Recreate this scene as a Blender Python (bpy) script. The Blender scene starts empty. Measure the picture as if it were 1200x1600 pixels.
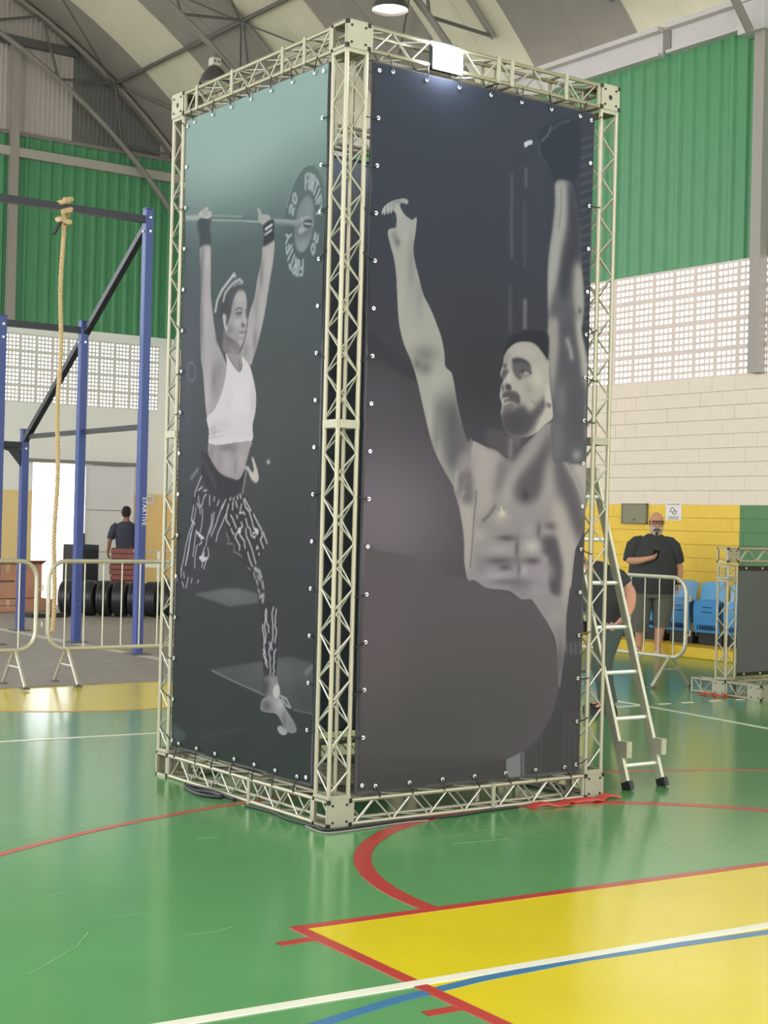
import bpy, bmesh, math, random, json
import numpy as np
from mathutils import Vector, Matrix
PI=math.pi
scn=bpy.context.scene; COL=scn.collection
# ------------------------------------------------------------------ camera, world, exposure
cam_d=bpy.data.cameras.new('camera'); cam=bpy.data.objects.new('camera',cam_d); COL.objects.link(cam); scn.camera=cam
cam_d.sensor_fit='HORIZONTAL'; cam_d.sensor_width=36.0; cam_d.lens=36.0*2396.66/1200; cam_d.clip_end=300
yaw,pitch,roll=0.94811,0.00594,0.02463
fw=Vector((math.cos(pitch)*math.cos(yaw),math.cos(pitch)*math.sin(yaw),math.sin(pitch)))
r0=Vector((math.sin(yaw),-math.cos(yaw),0)); u0=r0.cross(fw)
rr=r0*math.cos(roll)+u0*math.sin(roll); uu=-r0*math.sin(roll)+u0*math.cos(roll)
cam.matrix_world=Matrix(((rr.x,uu.x,-fw.x,-4.52617),(rr.y,uu.y,-fw.y,-6.74856),(rr.z,uu.z,-fw.z,1.63665),(0,0,0,1)))
w=bpy.data.worlds.new('daylight'); scn.world=w; w.use_nodes=True
bgn=w.node_tree.nodes['Background']; bgn.inputs[0].default_value=(.93,.97,1.0,1); bgn.inputs[1].default_value=1.6
vs=scn.view_settings; vs.view_transform='Standard'; vs.look='None'; vs.gamma=1; vs.use_curve_mapping=False; vs.exposure=1.3
# ------------------------------------------------------------------ materials
def lin(c):
    if isinstance(c,str): c=[int(c[i:i+2],16) for i in (1,3,5)]
    return tuple((v/255/12.92 if v/255<=.04045 else ((v/255+.055)/1.055)**2.4) for v in c)
MATS={}
def mat(name,col,rough=.5,metal=0,noise=0,nscale=6,bump=0,bscale=40,emit=None,estr=0,spec=.5,stretch=None,coat=0):
    if name in MATS: return MATS[name]
    m=bpy.data.materials.new(name); m.use_nodes=True; nt=m.node_tree; b=nt.nodes['Principled BSDF']
    c=lin(col); b.inputs['Base Color'].default_value=(*c,1); b.inputs['Roughness'].default_value=rough; b.inputs['Metallic'].default_value=metal
    b.inputs['Specular IOR Level'].default_value=spec
    if coat: b.inputs['Coat Weight'].default_value=coat; b.inputs['Coat Roughness'].default_value=.1
    if noise or bump:
        tc=nt.nodes.new('ShaderNodeTexCoord'); src=tc.outputs['Object']
        if stretch:
            mp=nt.nodes.new('ShaderNodeMapping'); mp.inputs['Scale'].default_value=stretch; nt.links.new(src,mp.inputs[0]); src=mp.outputs[0]
    if noise:
        n=nt.nodes.new('ShaderNodeTexNoise'); n.inputs['Scale'].default_value=nscale; n.inputs['Detail'].default_value=6
        r=nt.nodes.new('ShaderNodeMapRange'); r.inputs[1].default_value=.25; r.inputs[2].default_value=.75; r.inputs[3].default_value=1-noise; r.inputs[4].default_value=1+noise
        v=nt.nodes.new('ShaderNodeVectorMath'); v.operation='SCALE'; v.inputs[0].default_value=c
        nt.links.new(src,n.inputs['Vector']); nt.links.new(n.outputs['Fac'],r.inputs[0]); nt.links.new(r.outputs[0],v.inputs['Scale']); nt.links.new(v.outputs[0],b.inputs['Base Color'])
    if bump:
        n2=nt.nodes.new('ShaderNodeTexNoise'); n2.inputs['Scale'].default_value=bscale; n2.inputs['Detail'].default_value=4
        bp=nt.nodes.new('ShaderNodeBump'); bp.inputs['Strength'].default_value=bump; bp.inputs['Distance'].default_value=.01
        nt.links.new(src,n2.inputs['Vector']); nt.links.new(n2.outputs['Fac'],bp.inputs['Height']); nt.links.new(bp.outputs[0],b.inputs['Normal'])
    if emit is not None: b.inputs['Emission Color'].default_value=(*lin(emit),1); b.inputs['Emission Strength'].default_value=estr
    MATS[name]=m; return m
def twotone(name,hi,lo,z,noise=.05):
    m=mat(name,hi,.75); nt=m.node_tree; b=nt.nodes['Principled BSDF']
    tc=nt.nodes.new('ShaderNodeTexCoord'); s=nt.nodes.new('ShaderNodeSeparateXYZ'); g=nt.nodes.new('ShaderNodeMath'); g.operation='GREATER_THAN'; g.inputs[1].default_value=z
    mx=nt.nodes.new('ShaderNodeMix'); mx.data_type='RGBA'; mx.inputs[6].default_value=(*lin(lo),1); mx.inputs[7].default_value=(*lin(hi),1)
    nt.links.new(tc.outputs['Object'],s.inputs[0]); nt.links.new(s.outputs[2],g.inputs[0]); nt.links.new(g.outputs[0],mx.inputs[0]); nt.links.new(mx.outputs[2],b.inputs['Base Color'])
    return m
ALU=mat('aluminium',(162,155,132),.42,.55,.06,8,0); ALU2=mat('aluminium_rod',(190,186,170),.35,.5); PLATE=mat('aluminium_plate',(160,156,134),.5,.45,.07,10)
BOLT=mat('dark_bolt',(45,42,38),.5,.6)
BLACK=mat('black_plastic',(26,26,27),.5); EYELET=mat('eyelet_metal',(225,225,220),.3,.6)
GREENF=mat('green_floor',(88,145,86),.17,0,.07,1.6,.05,9,spec=.5)
YELF=mat('yellow_floor',(212,190,6),.2,0,.05,2,.05,9); REDF=mat('red_line_paint',(176,58,48),.22); WHITEF=mat('white_line_paint',(226,222,200),.22); BLUEF=mat('blue_line_paint',(58,112,150),.22)
MATF=mat('rubber_mat',(142,132,122),.6,0,.12,3); MATS1=mat('worn_mat_strip',(190,182,172),.6)
GREENW=mat('green_cladding',(86,148,104),.42,0,.05,3,spec=.4); GREYB=mat('grey_steel',(136,130,124),.5,.1,.05,3); DARKST=mat('dark_steel',(98,95,92),.55,.1); WHITEB=mat('white_gutter',(205,198,198),.5,0,.04,2)
BLOCKW=mat('white_block_paint',(232,216,198),.75,0,.02,9,.1,60); BLOCKY=mat('yellow_block_paint',(240,198,76),.7,0,.03,9,.15,60); BLOCKG=mat('green_block_paint',(92,134,92),.7,0,.03,9,.15,60)
nt=BLOCKY.node_tree; b_=nt.nodes['Principled BSDF']; ge=nt.nodes.new('ShaderNodeNewGeometry'); sx=nt.nodes.new('ShaderNodeSeparateXYZ'); gt=nt.nodes.new('ShaderNodeMath'); gt.operation='GREATER_THAN'; gt.inputs[1].default_value=6.77
mx=nt.nodes.new('ShaderNodeMix'); mx.data_type='RGBA'; mx.inputs[6].default_value=(*lin((92,134,92)),1); src=b_.inputs['Base Color'].links[0].from_socket
nt.links.new(ge.outputs['Position'],sx.inputs[0]); nt.links.new(sx.outputs[1],gt.inputs[0]); nt.links.new(gt.outputs[0],mx.inputs[0]); nt.links.new(src,mx.inputs[7]); nt.links.new(mx.outputs[2],b_.inputs['Base Color'])
MORTAR=twotone('wall_mortar',(212,196,178),(214,172,66),1.96); COBOGO=mat('pink_concrete_grille',(224,206,198),.8,0,.06,12); COBOGO2=mat('grey_concrete_grille',(222,218,212),.8,0,.06,12)
WALLB=twotone('painted_end_wall',(240,240,234),(238,208,150),2.08)
SHEETL=mat('pale_corrugated_sheet',(186,176,170),.6,0,.05,4); SHEETD=mat('dark_corrugated_sheet',(112,112,108),.6,0,.08,4)
ROOFG=mat('grey_roof_sheet',(138,130,124),.6,0,.06,2); ROOFT=mat('translucent_roof_sheet',(206,200,180),.6,0,.05,2)
nt=ROOFT.node_tree; b_=nt.nodes['Principled BSDF']; tr=nt.nodes.new('ShaderNodeBsdfTranslucent'); tr.inputs[0].default_value=(*lin((200,192,165)),1); ms=nt.nodes.new('ShaderNodeMixShader'); ms.inputs[0].default_value=.10
nt.links.new(b_.outputs[0],ms.inputs[1]); nt.links.new(tr.outputs[0],ms.inputs[2]); nt.links.new(ms.outputs[0],nt.nodes['Material Output'].inputs[0])
BLUE=mat('blue_powder_coat',(60,78,138),.4); BLACKST=mat('black_steel_tube',(40,42,48),.45); ROPE=mat('manila_rope',(200,174,128),.85,0,.15,40,.5,120)
GALV=mat('galvanised_tube',(196,190,170),.42,.5,.08,20); SKIN=mat('skin',(196,140,112),.6); SKIN2=mat('tanned_skin',(150,104,82),.6); TEE=mat('black_tshirt',(52,52,52),.85,0,.06,9); SHORTS=mat('grey_shorts',(92,90,78),.85,0,.08,12)
# ------------------------------------------------------------------ mesh helpers
class MB:
    def __init__(s): s.v=[]; s.f=[]; s.m=[]; s.cur=0
    def add(s,vs,fs):
        o=len(s.v); s.v+= [tuple(v) for v in vs]; s.f+=[tuple(i+o for i in f) for f in fs]; s.m+=[s.cur]*len(fs); return s
    def box(s,x0,x1,y0,y1,z0,z1):
        return s.add([(x0,y0,z0),(x1,y0,z0),(x1,y1,z0),(x0,y1,z0),(x0,y0,z1),(x1,y0,z1),(x1,y1,z1),(x0,y1,z1)],[(0,3,2,1),(4,5,6,7),(0,1,5,4),(1,2,6,5),(2,3,7,6),(3,0,4,7)])
    def bar(s,a,b,w,h,up=(0,0,1)):
        a,b=Vector(a),Vector(b); d=(b-a).normalized(); up=Vector(up)
        if abs(d.dot(up))>.95: up=Vector((1,0,0))
        x=d.cross(up).normalized(); y=x.cross(d).normalized(); vs=[]
        for p in (a,b):
            for i,j in ((-1,-1),(1,-1),(1,1),(-1,1)): vs.append(p+x*(w/2*i)+y*(h/2*j))
        return s.add(vs,[(0,1,2,3),(7,6,5,4),(0,4,5,1),(1,5,6,2),(2,6,7,3),(3,7,4,0)])
    def tube(s,pts,r,n=8,closed=False,r_list=None):
        pts=[Vector(p) for p in pts]; k=len(pts); vs=[]; fs=[]; prev=None
        for i,p in enumerate(pts):
            if closed: d=(pts[(i+1)%k]-pts[i-1])
            elif i==0: d=pts[1]-pts[0]
            elif i==k-1: d=pts[-1]-pts[-2]
            else: d=(pts[i+1]-p).normalized()+(p-pts[i-1]).normalized()
            d.normalize()
            if prev is None:
                ref=Vector((0,0,1)) if abs(d.z)<.9 else Vector((1,0,0)); x=d.cross(ref).normalized()
            else: x=(prev-d*prev.dot(d)).normalized()
            prev=x; y=d.cross(x); q=r_list[i] if r_list else r
            for j in range(n):
                a=2*PI*j/n; vs.append(p+x*(q*math.cos(a))+y*(q*math.sin(a)))
        for i in range(k if closed else k-1):
            for j in range(n): fs.append((i*n+j,i*n+(j+1)%n,((i+1)%k)*n+(j+1)%n,((i+1)%k)*n+j))
        if not closed: fs+= [tuple(range(n))[::-1],tuple((k-1)*n+j for j in range(n))]
        return s.add(vs,fs)
    def lathe(s,prof,n=20,at=(0,0,0),axis='z'):
        vs=[];fs=[]
        for r,z in prof:
            for j in range(n):
                a=2*PI*j/n; c,q=r*math.cos(a),r*math.sin(a)
                v={'z':(c,q,z),'y':(c,z,q),'x':(z,c,q)}[axis]; vs.append((v[0]+at[0],v[1]+at[1],v[2]+at[2]))
        for i in range(len(prof)-1):
            for j in range(n): fs.append((i*n+j,i*n+(j+1)%n,(i+1)*n+(j+1)%n,(i+1)*n+j))
        closed=prof[0]==prof[-1]
        if prof[0][0]>1e-4 and not closed: fs.append(tuple(range(n))[::-1])
        if prof[-1][0]>1e-4 and not closed: fs.append(tuple((len(prof)-1)*n+j for j in range(n)))
        return s.add(vs,fs)
    def prism(s,poly,z0,z1):
        n=len(poly); vs=[(x,y,z0) for x,y in poly]+[(x,y,z1) for x,y in poly]
        return s.add(vs,[tuple(range(n))[::-1],tuple(range(n,2*n))]+[(i,(i+1)%n,n+(i+1)%n,n+i) for i in range(n)])
    def loft(s,rings,n=16,cap=True):
        # ring: (centre, rx, ry, rot about x)
        vs=[];fs=[]
        for c,rx,ry,*t in rings:
            t=t[0] if t else 0
            for j in range(n):
                a=2*PI*j/n; x=rx*math.cos(a); y=ry*math.sin(a); vs.append((c[0]+x,c[1]+y*math.cos(t),c[2]+y*math.sin(t)))
        for i in range(len(rings)-1):
            for j in range(n): fs.append((i*n+j,i*n+(j+1)%n,(i+1)*n+(j+1)%n,(i+1)*n+j))
        if cap: fs+=[tuple(range(n))[::-1],tuple((len(rings)-1)*n+j for j in range(n))]
        return s.add(vs,fs)
    def mesh(s,name,mats,smooth=False):
        me=bpy.data.meshes.new(name); me.from_pydata([tuple(v) for v in s.v],[],s.f); me.validate()
        for m in (mats if isinstance(mats,(list,tuple)) else [mats]): me.materials.append(m)
        bm=bmesh.new(); bm.from_mesh(me); bmesh.ops.recalc_face_normals(bm,faces=bm.faces); bm.to_mesh(me); bm.free()
        if len(s.m)==len(me.polygons): me.polygons.foreach_set('material_index',s.m)
        if smooth:
            me.polygons.foreach_set('use_smooth',[True]*len(me.polygons)); me.set_sharp_from_angle(angle=math.radians(40))
        me.update(); return me
    def build(s,name,mats,parent=None,smooth=False,bevel=0,sub=0,loc=None):
        return link(name,s.mesh(name,mats,smooth),parent,bevel,sub,loc)
def link(name,me,parent=None,bevel=0,sub=0,loc=None):
    o=bpy.data.objects.new(name,me); COL.objects.link(o)
    if parent is not None: o.parent=parent
    if loc is not None: o.location=loc
    if bevel:
        m=o.modifiers.new('bevel','BEVEL'); m.width=bevel; m.segments=1; m.limit_method='ANGLE'
    if sub: m=o.modifiers.new('sub','SUBSURF'); m.levels=sub; m.render_levels=sub
    return o
def thing(name,label,cat,loc=(0,0,0),rz=0,group=None):
    o=bpy.data.objects.new(name,None); COL.objects.link(o); o.location=loc; o.rotation_euler=(0,0,rz); o.empty_display_size=.1
    return tag(o,label,cat,group)
def tag(o,label,cat,group=None):
    o['label']=label; o['category']=cat
    if group: o['group']=group
    return o
def struct(o,label=None):
    o['kind']='structure'
    if label: o['label']=label
    return o
def copy_tree(o,parent=None):
    c=o.copy(); COL.objects.link(c); c.parent=parent
    for ch in list(o.children): copy_tree(ch,c)
    return c
def rope_pts(a,b,n,amp,rnd):
    return [tuple(a[k]+(b[k]-a[k])*i/n+(rnd.uniform(-amp,amp) if 0<i<n else 0) for k in range(3)) for i in range(n+1)]
# ------------------------------------------------------------------ the hall: floor
HX0,HX1,HY0,HY1=-7.1,10.9,-13.0,22.5
floor=struct(MB().box(HX0,HX1+.3,HY0,HY1+.3,-.2,0).build('floor',GREENF),'glossy green sports court floor with painted lines')
struct(MB().box(-40,60,-40,70,-.4,-.22).build('ground_outside',mat('pale_concrete',(205,200,190),.8,0,.05,1)),'pale concrete yard outside the hall')
def flat(name,poly,m,z=.0015): return MB().prism(poly,0.0002,z).build(name,m,floor)
def band(name,pts,wd,m,z=.003):
    L=[];R=[]
    for i,p in enumerate(pts):
        a=Vector(pts[max(i-1,0)]);b=Vector(pts[min(i+1,len(pts)-1)]); d=(b-a).normalized(); nrm=Vector((-d.y,d.x))
        L.append(Vector(p)+nrm*wd/2);R.append(Vector(p)-nrm*wd/2)
    n=len(pts); vs=[(q.x,q.y,.0003) for q in L+R]+[(q.x,q.y,z) for q in L+R]; f=[]
    for i in range(n-1): f+=[(2*n+i,2*n+i+1,3*n+i+1,3*n+i),(i,2*n+i,2*n+i+1,i+1),(n+i,n+i+1,3*n+i+1,3*n+i)]
    return MB().add(vs,f).build(name,m,floor)
def arc(cx,cy,R,a0,a1,n=40): return [(cx+R*math.cos(math.radians(a0+(a1-a0)*i/n)),cy+R*math.sin(math.radians(a0+(a1-a0)*i/n))) for i in range(n+1)]
sl=-.063   # the court is painted slightly askew to the tower
flat('yellow_key',[(-1.17,-1.6),(4.2,-1.6+5.37*sl),(4.0,-6.2),(-1.33,-6.0)],YELF)
band('red_key_line',[(-1.2,-1.58),(4.2,-1.58+5.4*sl)],.055,REDF); band('red_key_line',[(-1.19,-1.56),(-1.245,-2.9),(-1.34,-6)],.055,REDF,.0036)
band('red_tick',[(-1.38,-1.74),(-1.2,-1.745)],.05,REDF,.0024); band('red_tick',[(-1.40,-2.70),(-1.24,-2.71)],.05,REDF,.0024)
band('red_circle_line',arc(1.12,-1.62,1.66,-3,180),.085,REDF,.0026)
band('red_arc_line',arc(1.0,-4.65,5.6,20,160,60),.05,mat('faded_red_line_paint',(178,84,66),.22),.0022)
band('white_court_line',[(-4,-2.25),(-2.12,-2.36),(.52,-2.53),(4.5,-2.79)],.055,WHITEF,.004)
band('blue_arc_line',[(-3.2,-3.05),(-2.4,-2.76),(-1.75,-2.60),(-1.39,-2.53),(-1.0,-2.495),(-.5,-2.5),(0,-2.55),(.44,-2.605),(1.2,-2.74),(2.2,-3.0)],.05,BLUEF,.0033)
band('white_boundary_line',[(-5,4.02),(-.34,3.69),(.83,3.60),(5.7,3.31)],.05,WHITEF); band('white_boundary_line',[(5.70,3.70),(5.68,3.3),(5.5,1.7),(5.2,-3)],.05,WHITEF)
for x0,x1 in ((5.87,6.03),(6.16,6.32),(6.51,6.68),(6.86,7.0),(7.16,7.3),(7.5,7.66)): band('white_dash',[(x0,3.32-(x0-5.87)*.06),(x1,3.32-(x1-5.87)*.06)],.05,WHITEF)
pz=arc(1.45,6.8,1.85,180,360,40); flat('yellow_half_circle',pz,YELF); band('orange_arc_line',arc(1.45,6.8,1.87,180,360,40),.05,mat('orange_line_paint',(205,140,50),.25))
SC=mat('scuffed_green_paint',(104,158,100),.3)
for pts in (((-1.62,-1.44),(-1.50,-1.46),(-1.40,-1.43)),((-2.35,-1.62),(-2.22,-1.52),(-2.05,-1.38),(-1.93,-1.22)),((-1.9,-.62),(-1.72,-.58)),((-.72,.12),(-.60,.10)),((-1.75,-1.05),(-1.6,-1.07)),((.35,-.62),(.7,-.66))): band('scuff_mark',list(pts),.008,SC,.0012)
# rubber mats under the training area
for k,(x0,x1) in enumerate(((-7.0,-3.6),(-3.58,-.02),(0,3.5),(3.68,6.7))):
    MB().box(x0,x1,6.8,14.0,.0,.012).build('rubber_mat',MATF,floor); MB().box(x0,x1,14.02,22.2,.0,.012).build('rubber_mat',MATF,floor)
MB().box(3.5,3.68,6.8,22.2,0,.008).build('worn_strip',MATS1,floor)
# ------------------------------------------------------------------ right wall (x = 10.9)
wr=MB().box(HX1+.015,HX1+.2,HY0,HY1,0,3.65)
wr.box(HX1+.015,HX1+.2,12.4,HY1,3.65,5.18); wr.box(HX1+.015,HX1+.2,HY0,4.6,3.65,5.18)
wall_right=struct(wr.build('wall_right',MORTAR),'painted block wall, cream over yellow, behind the blue seats')
BL=.40
def blockmesh(nm,h,m,wd=BL):
    return MB().box(-.02,.14,-wd/2+.0012,wd/2-.0012,-h/2+.0025,h/2-.0025).mesh(nm,m)
rows=[(i*1.96/11,1.96/11,0) for i in range(11)]+[(1.96+i*1.69/9,1.69/9,1) for i in range(9)]
bm_={('y'):blockmesh('block_y',1.96/11,BLOCKY),('g'):blockmesh('block_g',1.96/11,BLOCKG),('w'):blockmesh('block_w',1.69/9,BLOCKW)}
rb=random.Random(2)
for i,(z,h,up) in enumerate(rows):
    for k in range(15):
        y=5.3+k*BL+(BL/2 if i%2 else 0)
        o=link('concrete_block',bm_['w' if up else 'y'],wall_right,loc=(HX1+rb.uniform(-.002,.003),y,z+h/2)); o.modifiers.clear()
# smooth paint edges under / above the grille
MB().box(HX1-.012,HX1+.15,4.6,12.4,1.955,1.975).build('paint_edge_strip',BLOCKW,wall_right)
# perforated blocks: 4 x 4 square holes
def cob(nm,s,m,nh=4,bar=.016,edge=.026,t=.05,barh=None):
    b=MB(); barh=barh or bar; hw=(s-2*edge-(nh-1)*bar)/nh; hh=(s-2*edge-(nh-1)*barh)/nh
    b.box(0,t,-s/2,s/2,-s/2,-s/2+edge); b.box(0,t,-s/2,s/2,s/2-edge,s/2); b.box(0,t,-s/2,-s/2+edge,-s/2+edge,s/2-edge); b.box(0,t,s/2-edge,s/2,-s/2+edge,s/2-edge)
    for k in range(1,nh):
        c=-s/2+edge+k*hw+(k-.5)*bar
        b.box(.002,t,c-bar/2,c+bar/2,-s/2+edge,s/2-edge); c=-s/2+edge+k*hh+(k-.5)*barh; b.box(.004,t-.002,-s/2+edge,s/2-edge,c-barh/2,c+barh/2)
    return b.mesh(nm,m)
cr=cob('grille_r',.3825,COBOGO,bar=.028,edge=.034,t=.014,barh=.04)
for i in range(4):
    for k in range(20):
        link('grille_block',cr,wall_right,loc=(HX1,4.79+k*.3825,3.65+(i+.5)*.3825))
def clad(nm,wd,z0,z1,pitch,dep,m,top=None,n=None):
    # trapezoid-ribbed sheet in the y-z plane facing -x
    b=MB(); pr=[];k=int(round(wd/pitch))
    for i in range(k):
        o=i*pitch
        pr+=[(o,0),(o+pitch*.55,0),(o+pitch*.66,-dep),(o+pitch*.88,-dep)]
    pr.append((wd+.01,0)); vs=[]
    for y,x in pr: vs+=[(x,y,z0),(x,y,z1 if top is None else top(y))]
    m_=len(pr); vs+=[(x+.012,y,z) for x,y,z in vs]
    f=[]
    for i in range(m_-1): f+=[(2*i,2*i+2,2*i+3,2*i+1),(2*m_+2*i,2*m_+2*i+1,2*m_+2*i+3,2*m_+2*i+2),(2*i+1,2*i+3,2*m_+2*i+3,2*m_+2*i+1),(2*i,2*m_+2*i,2*m_+2*i+2,2*i+2)]
    return b.add(vs,f).mesh(nm,m)
cs=clad('cladding_r',.96,5.18,8.3,.24,.035,GREENW)
for k in range(24): link('cladding_sheet',cs,wall_right,loc=(HX1+.02+(k%2)*.004,22.5-.96*(k+1),0))
# eave gutter beam
g=MB(); g.box(HX1-.14,HX1+.05,8.32,HY1,8.16,8.20); g.box(HX1-.03,HX1+.02,8.32,HY1,8.20,8.50); g.box(HX1-.16,HX1+.05,8.32,HY1,8.50,8.57); g.build('eave_beam',WHITEB,wall_right)
g=MB(); g.box(HX1-.14,HX1+.05,-12,8.18,8.16,8.20); g.box(HX1-.03,HX1+.02,-12,8.18,8.20,8.50); g.box(HX1-.16,HX1+.05,-12,8.18,8.50,8.57); g.build('eave_beam',WHITEB,wall_right)
MB().box(HX1-.05,HX1+.02,8.18,8.32,8.22,8.52).build('beam_splice',GREYB,wall_right)
for y in (17.0,11.75,6.5,1.25,-4.0): 
    MB().box(HX1-.16,HX1-.01,y-.085,y+.085,3.66,8.18).build('steel_column',mat('column_paint',(158,150,142),.5),wall_right)
    MB().box(HX1-.24,HX1-.005,y-.14,y+.30,8.05,8.45).build('eave_bracket',WHITEB,wall_right)
# ------------------------------------------------------------------ end wall (y = 22.5)
XC,ZC,RO,RI=1.9,.9,12.1,11.2
def arch(x,R=RO): return ZC+math.sqrt(max(R*R-(x-XC)**2,0))
wb=MB(); Y0,Y1=HY1,HY1+.2
wb.box(HX0,7.74,Y0,Y1,0,2.65); wb.box(8.86,HX1+.2,Y0,Y1,0,2.65); wb.box(HX0,HX1+.2,Y0,Y1,2.65,3.84)
wb.box(HX0,4.88,Y0,Y1,3.84,5.22); wb.box(10.53,HX1+.2,Y0,Y1,3.84,5.22); wb.box(HX0,HX1+.2,Y0-.02,Y1,5.22,5.4)
wall_back=struct(wb.build('wall_back',WALLB),'end wall with open doorway, concrete grille and green cladding above')
c2=cob('grille_b',.345,COBOGO2,edge=.034,bar=.03,t=.025,barh=.036)
for i in range(4):
    for k in range(16):
        o=link('grille_block',c2,wall_back,loc=(5.0+(k+.5)*.3455,Y0+.02,3.84+(i+.5)*.345)); o.rotation_euler=(0,0,PI/2)
cb=clad('cladding_b',1.0,5.4,9.2,.25,.035,GREENW)
for k in range(8):
    o=link('cladding_sheet',cb,wall_back,loc=(3.0+k*1.0,Y0+.03+(k%2)*.003,0)); o.rotation_euler=(0,0,-PI/2); o.scale=(-1,1,1)
MB().box(HX0,HX1,Y0-.12,Y0+.02,8.72,8.90).build('girt_beam',mat('girt_paint',(176,170,160),.5),wall_back)
MB().box(5.0,8.45,Y0-.10,Y0+.02,10.95,11.12).build('girt_beam',DARKST,wall_back)
MB().box(7.04,7.22,Y0-.14,Y0-.03,5.4,arch(7.1,RI)+.1).build('steel_column',mat('column_paint',(158,150,142),.5),wall_back)
for k in range(6):
    x0=5.4+k*1.0-.0; x1=x0+1.0
    if x1>10.95: x1=10.9
    sh=clad('gable',round(x1-x0,2),9.2,9.3,.1,.022,SHEETL if (x0<8.3 or x0>9.9) else SHEETD,top=lambda y,x0=x0: arch(x0+y)+.02)
    # sheet is drawn along +y facing -x : turn it to run along +x facing -y
    o=link('gable_sheet',sh,wall_back,loc=(x0,Y0+.03+(k%2)*.003,0)); o.rotation_euler=(0,0,-PI/2); o.scale=(-1,1,1)
MB().box(2.9,HX1,Y0-.03,Y0+.02,9.16,9.24).build('flashing',GREYB,wall_back)
# ------------------------------------------------------------------ doorway and door leaf
dl=MB().box(8.82,9.92,Y0-.14,Y0-.09,.02,2.62).build('door_1',mat('white_door_panel',(222,220,226),.5)); struct(dl,'white sliding door leaf beside the bright doorway')
for z in (.86,1.72): MB().box(8.82,9.92,Y0-.155,Y0-.14,z-.012,z+.012).build('panel_seam',mat('door_seam',(170,168,172),.5),dl)
for x in (8.84,9.90): MB().box(x-.02,x+.02,Y0-.16,Y0-.14,.02,2.62).build('door_stile',mat('white_door_panel',(222,220,226),.5),dl)
tr1=struct(MB().box(7.6,10.2,Y0-.17,Y0-.01,2.66,2.72).build('trim_1',GREYB),'grey sliding door track above the doorway')
# ------------------------------------------------------------------ roof
ceiling=struct(bpy.data.objects.new('ceiling',None),'arched metal roof with translucent strips on steel lattice arches'); COL.objects.link(ceiling)
A1=math.asin((HX1+.5-XC)/RO); A0=-A1
def roofsheet(nm,wd,m):
    b=MB(); n=30; vs=[];f=[]
    sec=[(0,0),(.02,-.012),(.05,-.012),(.07,0),(wd+.02,.004),(wd+.02,.03),(0,.03)]; k=len(sec)
    for i in range(n+1):
        a=A0+(A1-A0)*i/n
        for y,d in sec: vs.append((XC+(RO+d)*math.sin(a),y,ZC+(RO+d)*math.cos(a)))
    for i in range(n):
        for j in range(k): f.append((i*k+j,i*k+(j+1)%k,(i+1)*k+(j+1)%k,(i+1)*k+j))
    f+=[tuple(range(k)),tuple(n*k+j for j in range(k))[::-1]]
    return b.add(vs,f).mesh(nm,m)
rs1=roofsheet('rs_g',1.11,ROOFG); rs2=roofsheet('rs_t',.875,ROOFT)
y=21.0
link('roof_sheet',roofsheet('rs_e',1.75,ROOFG),ceiling,loc=(0,21.0,0))
for p in range(9):
    for q in range(2): link('translucent_roof_sheet',rs2,ceiling,loc=(0,y-.875*(q+1),0))
    for q in range(2): link('roof_sheet',rs1,ceiling,loc=(0,y-1.75-1.11*(q+1),0))
    y-=1.75+2.22
def P(a,R,yy): return (XC+R*math.sin(a),yy,ZC+R*math.cos(a))
amax=math.asin((10.55-XC)/RI)
nodeA=math.asin((9.2-XC)/RO)
for yy in (22.15,17.0,11.72,6.5,1.25,-4.0,-9.2):
    t=link('arch_truss',MB().tube([P(-amax+2*amax*i/36,RI,yy) for i in range(37)],.055,8).mesh('inner_chord',GREYB,True),ceiling)
    MB().tube([P(-nodeA*1.25+2*1.25*nodeA*i/36,RO-.07,yy) for i in range(37)],.05,8).build('outer_chord',GREYB,t,True)
    step=.16; k=0; a=nodeA+.16
    while a>-nodeA-.2:
        MB().tube([P(a,RO-.07,yy),P(a-step/2,RI,yy)],.028,6).build('web_member',DARKST,t); MB().tube([P(a-step/2,RI,yy),P(a-step,RO-.07,yy)],.028,6).build('web_member',DARKST,t); a-=step
for a in (nodeA,nodeA-.3,nodeA-.62,0,.62-nodeA,-nodeA):
    MB().tube([P(a,RO-.09,-12.5),P(a,RO-.09,22.3)],.04,6).build('purlin',DARKST,ceiling)
for y0,y1 in ((17.0,11.72),(11.72,6.5),(22.15,17.0)):
    for a_,b_2 in ((nodeA,nodeA-.3),(nodeA,nodeA+.17)):
        MB().tube([P(a_,RO-.12,y0),P(b_2,RO-.12,(y0+y1)/2)],.018,6).build('sag_rod',DARKST,ceiling)
        MB().tube([P(a_,RO-.12,y1),P(b_2,RO-.12,(y0+y1)/2)],.018,6).build('sag_rod',DARKST,ceiling)
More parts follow.
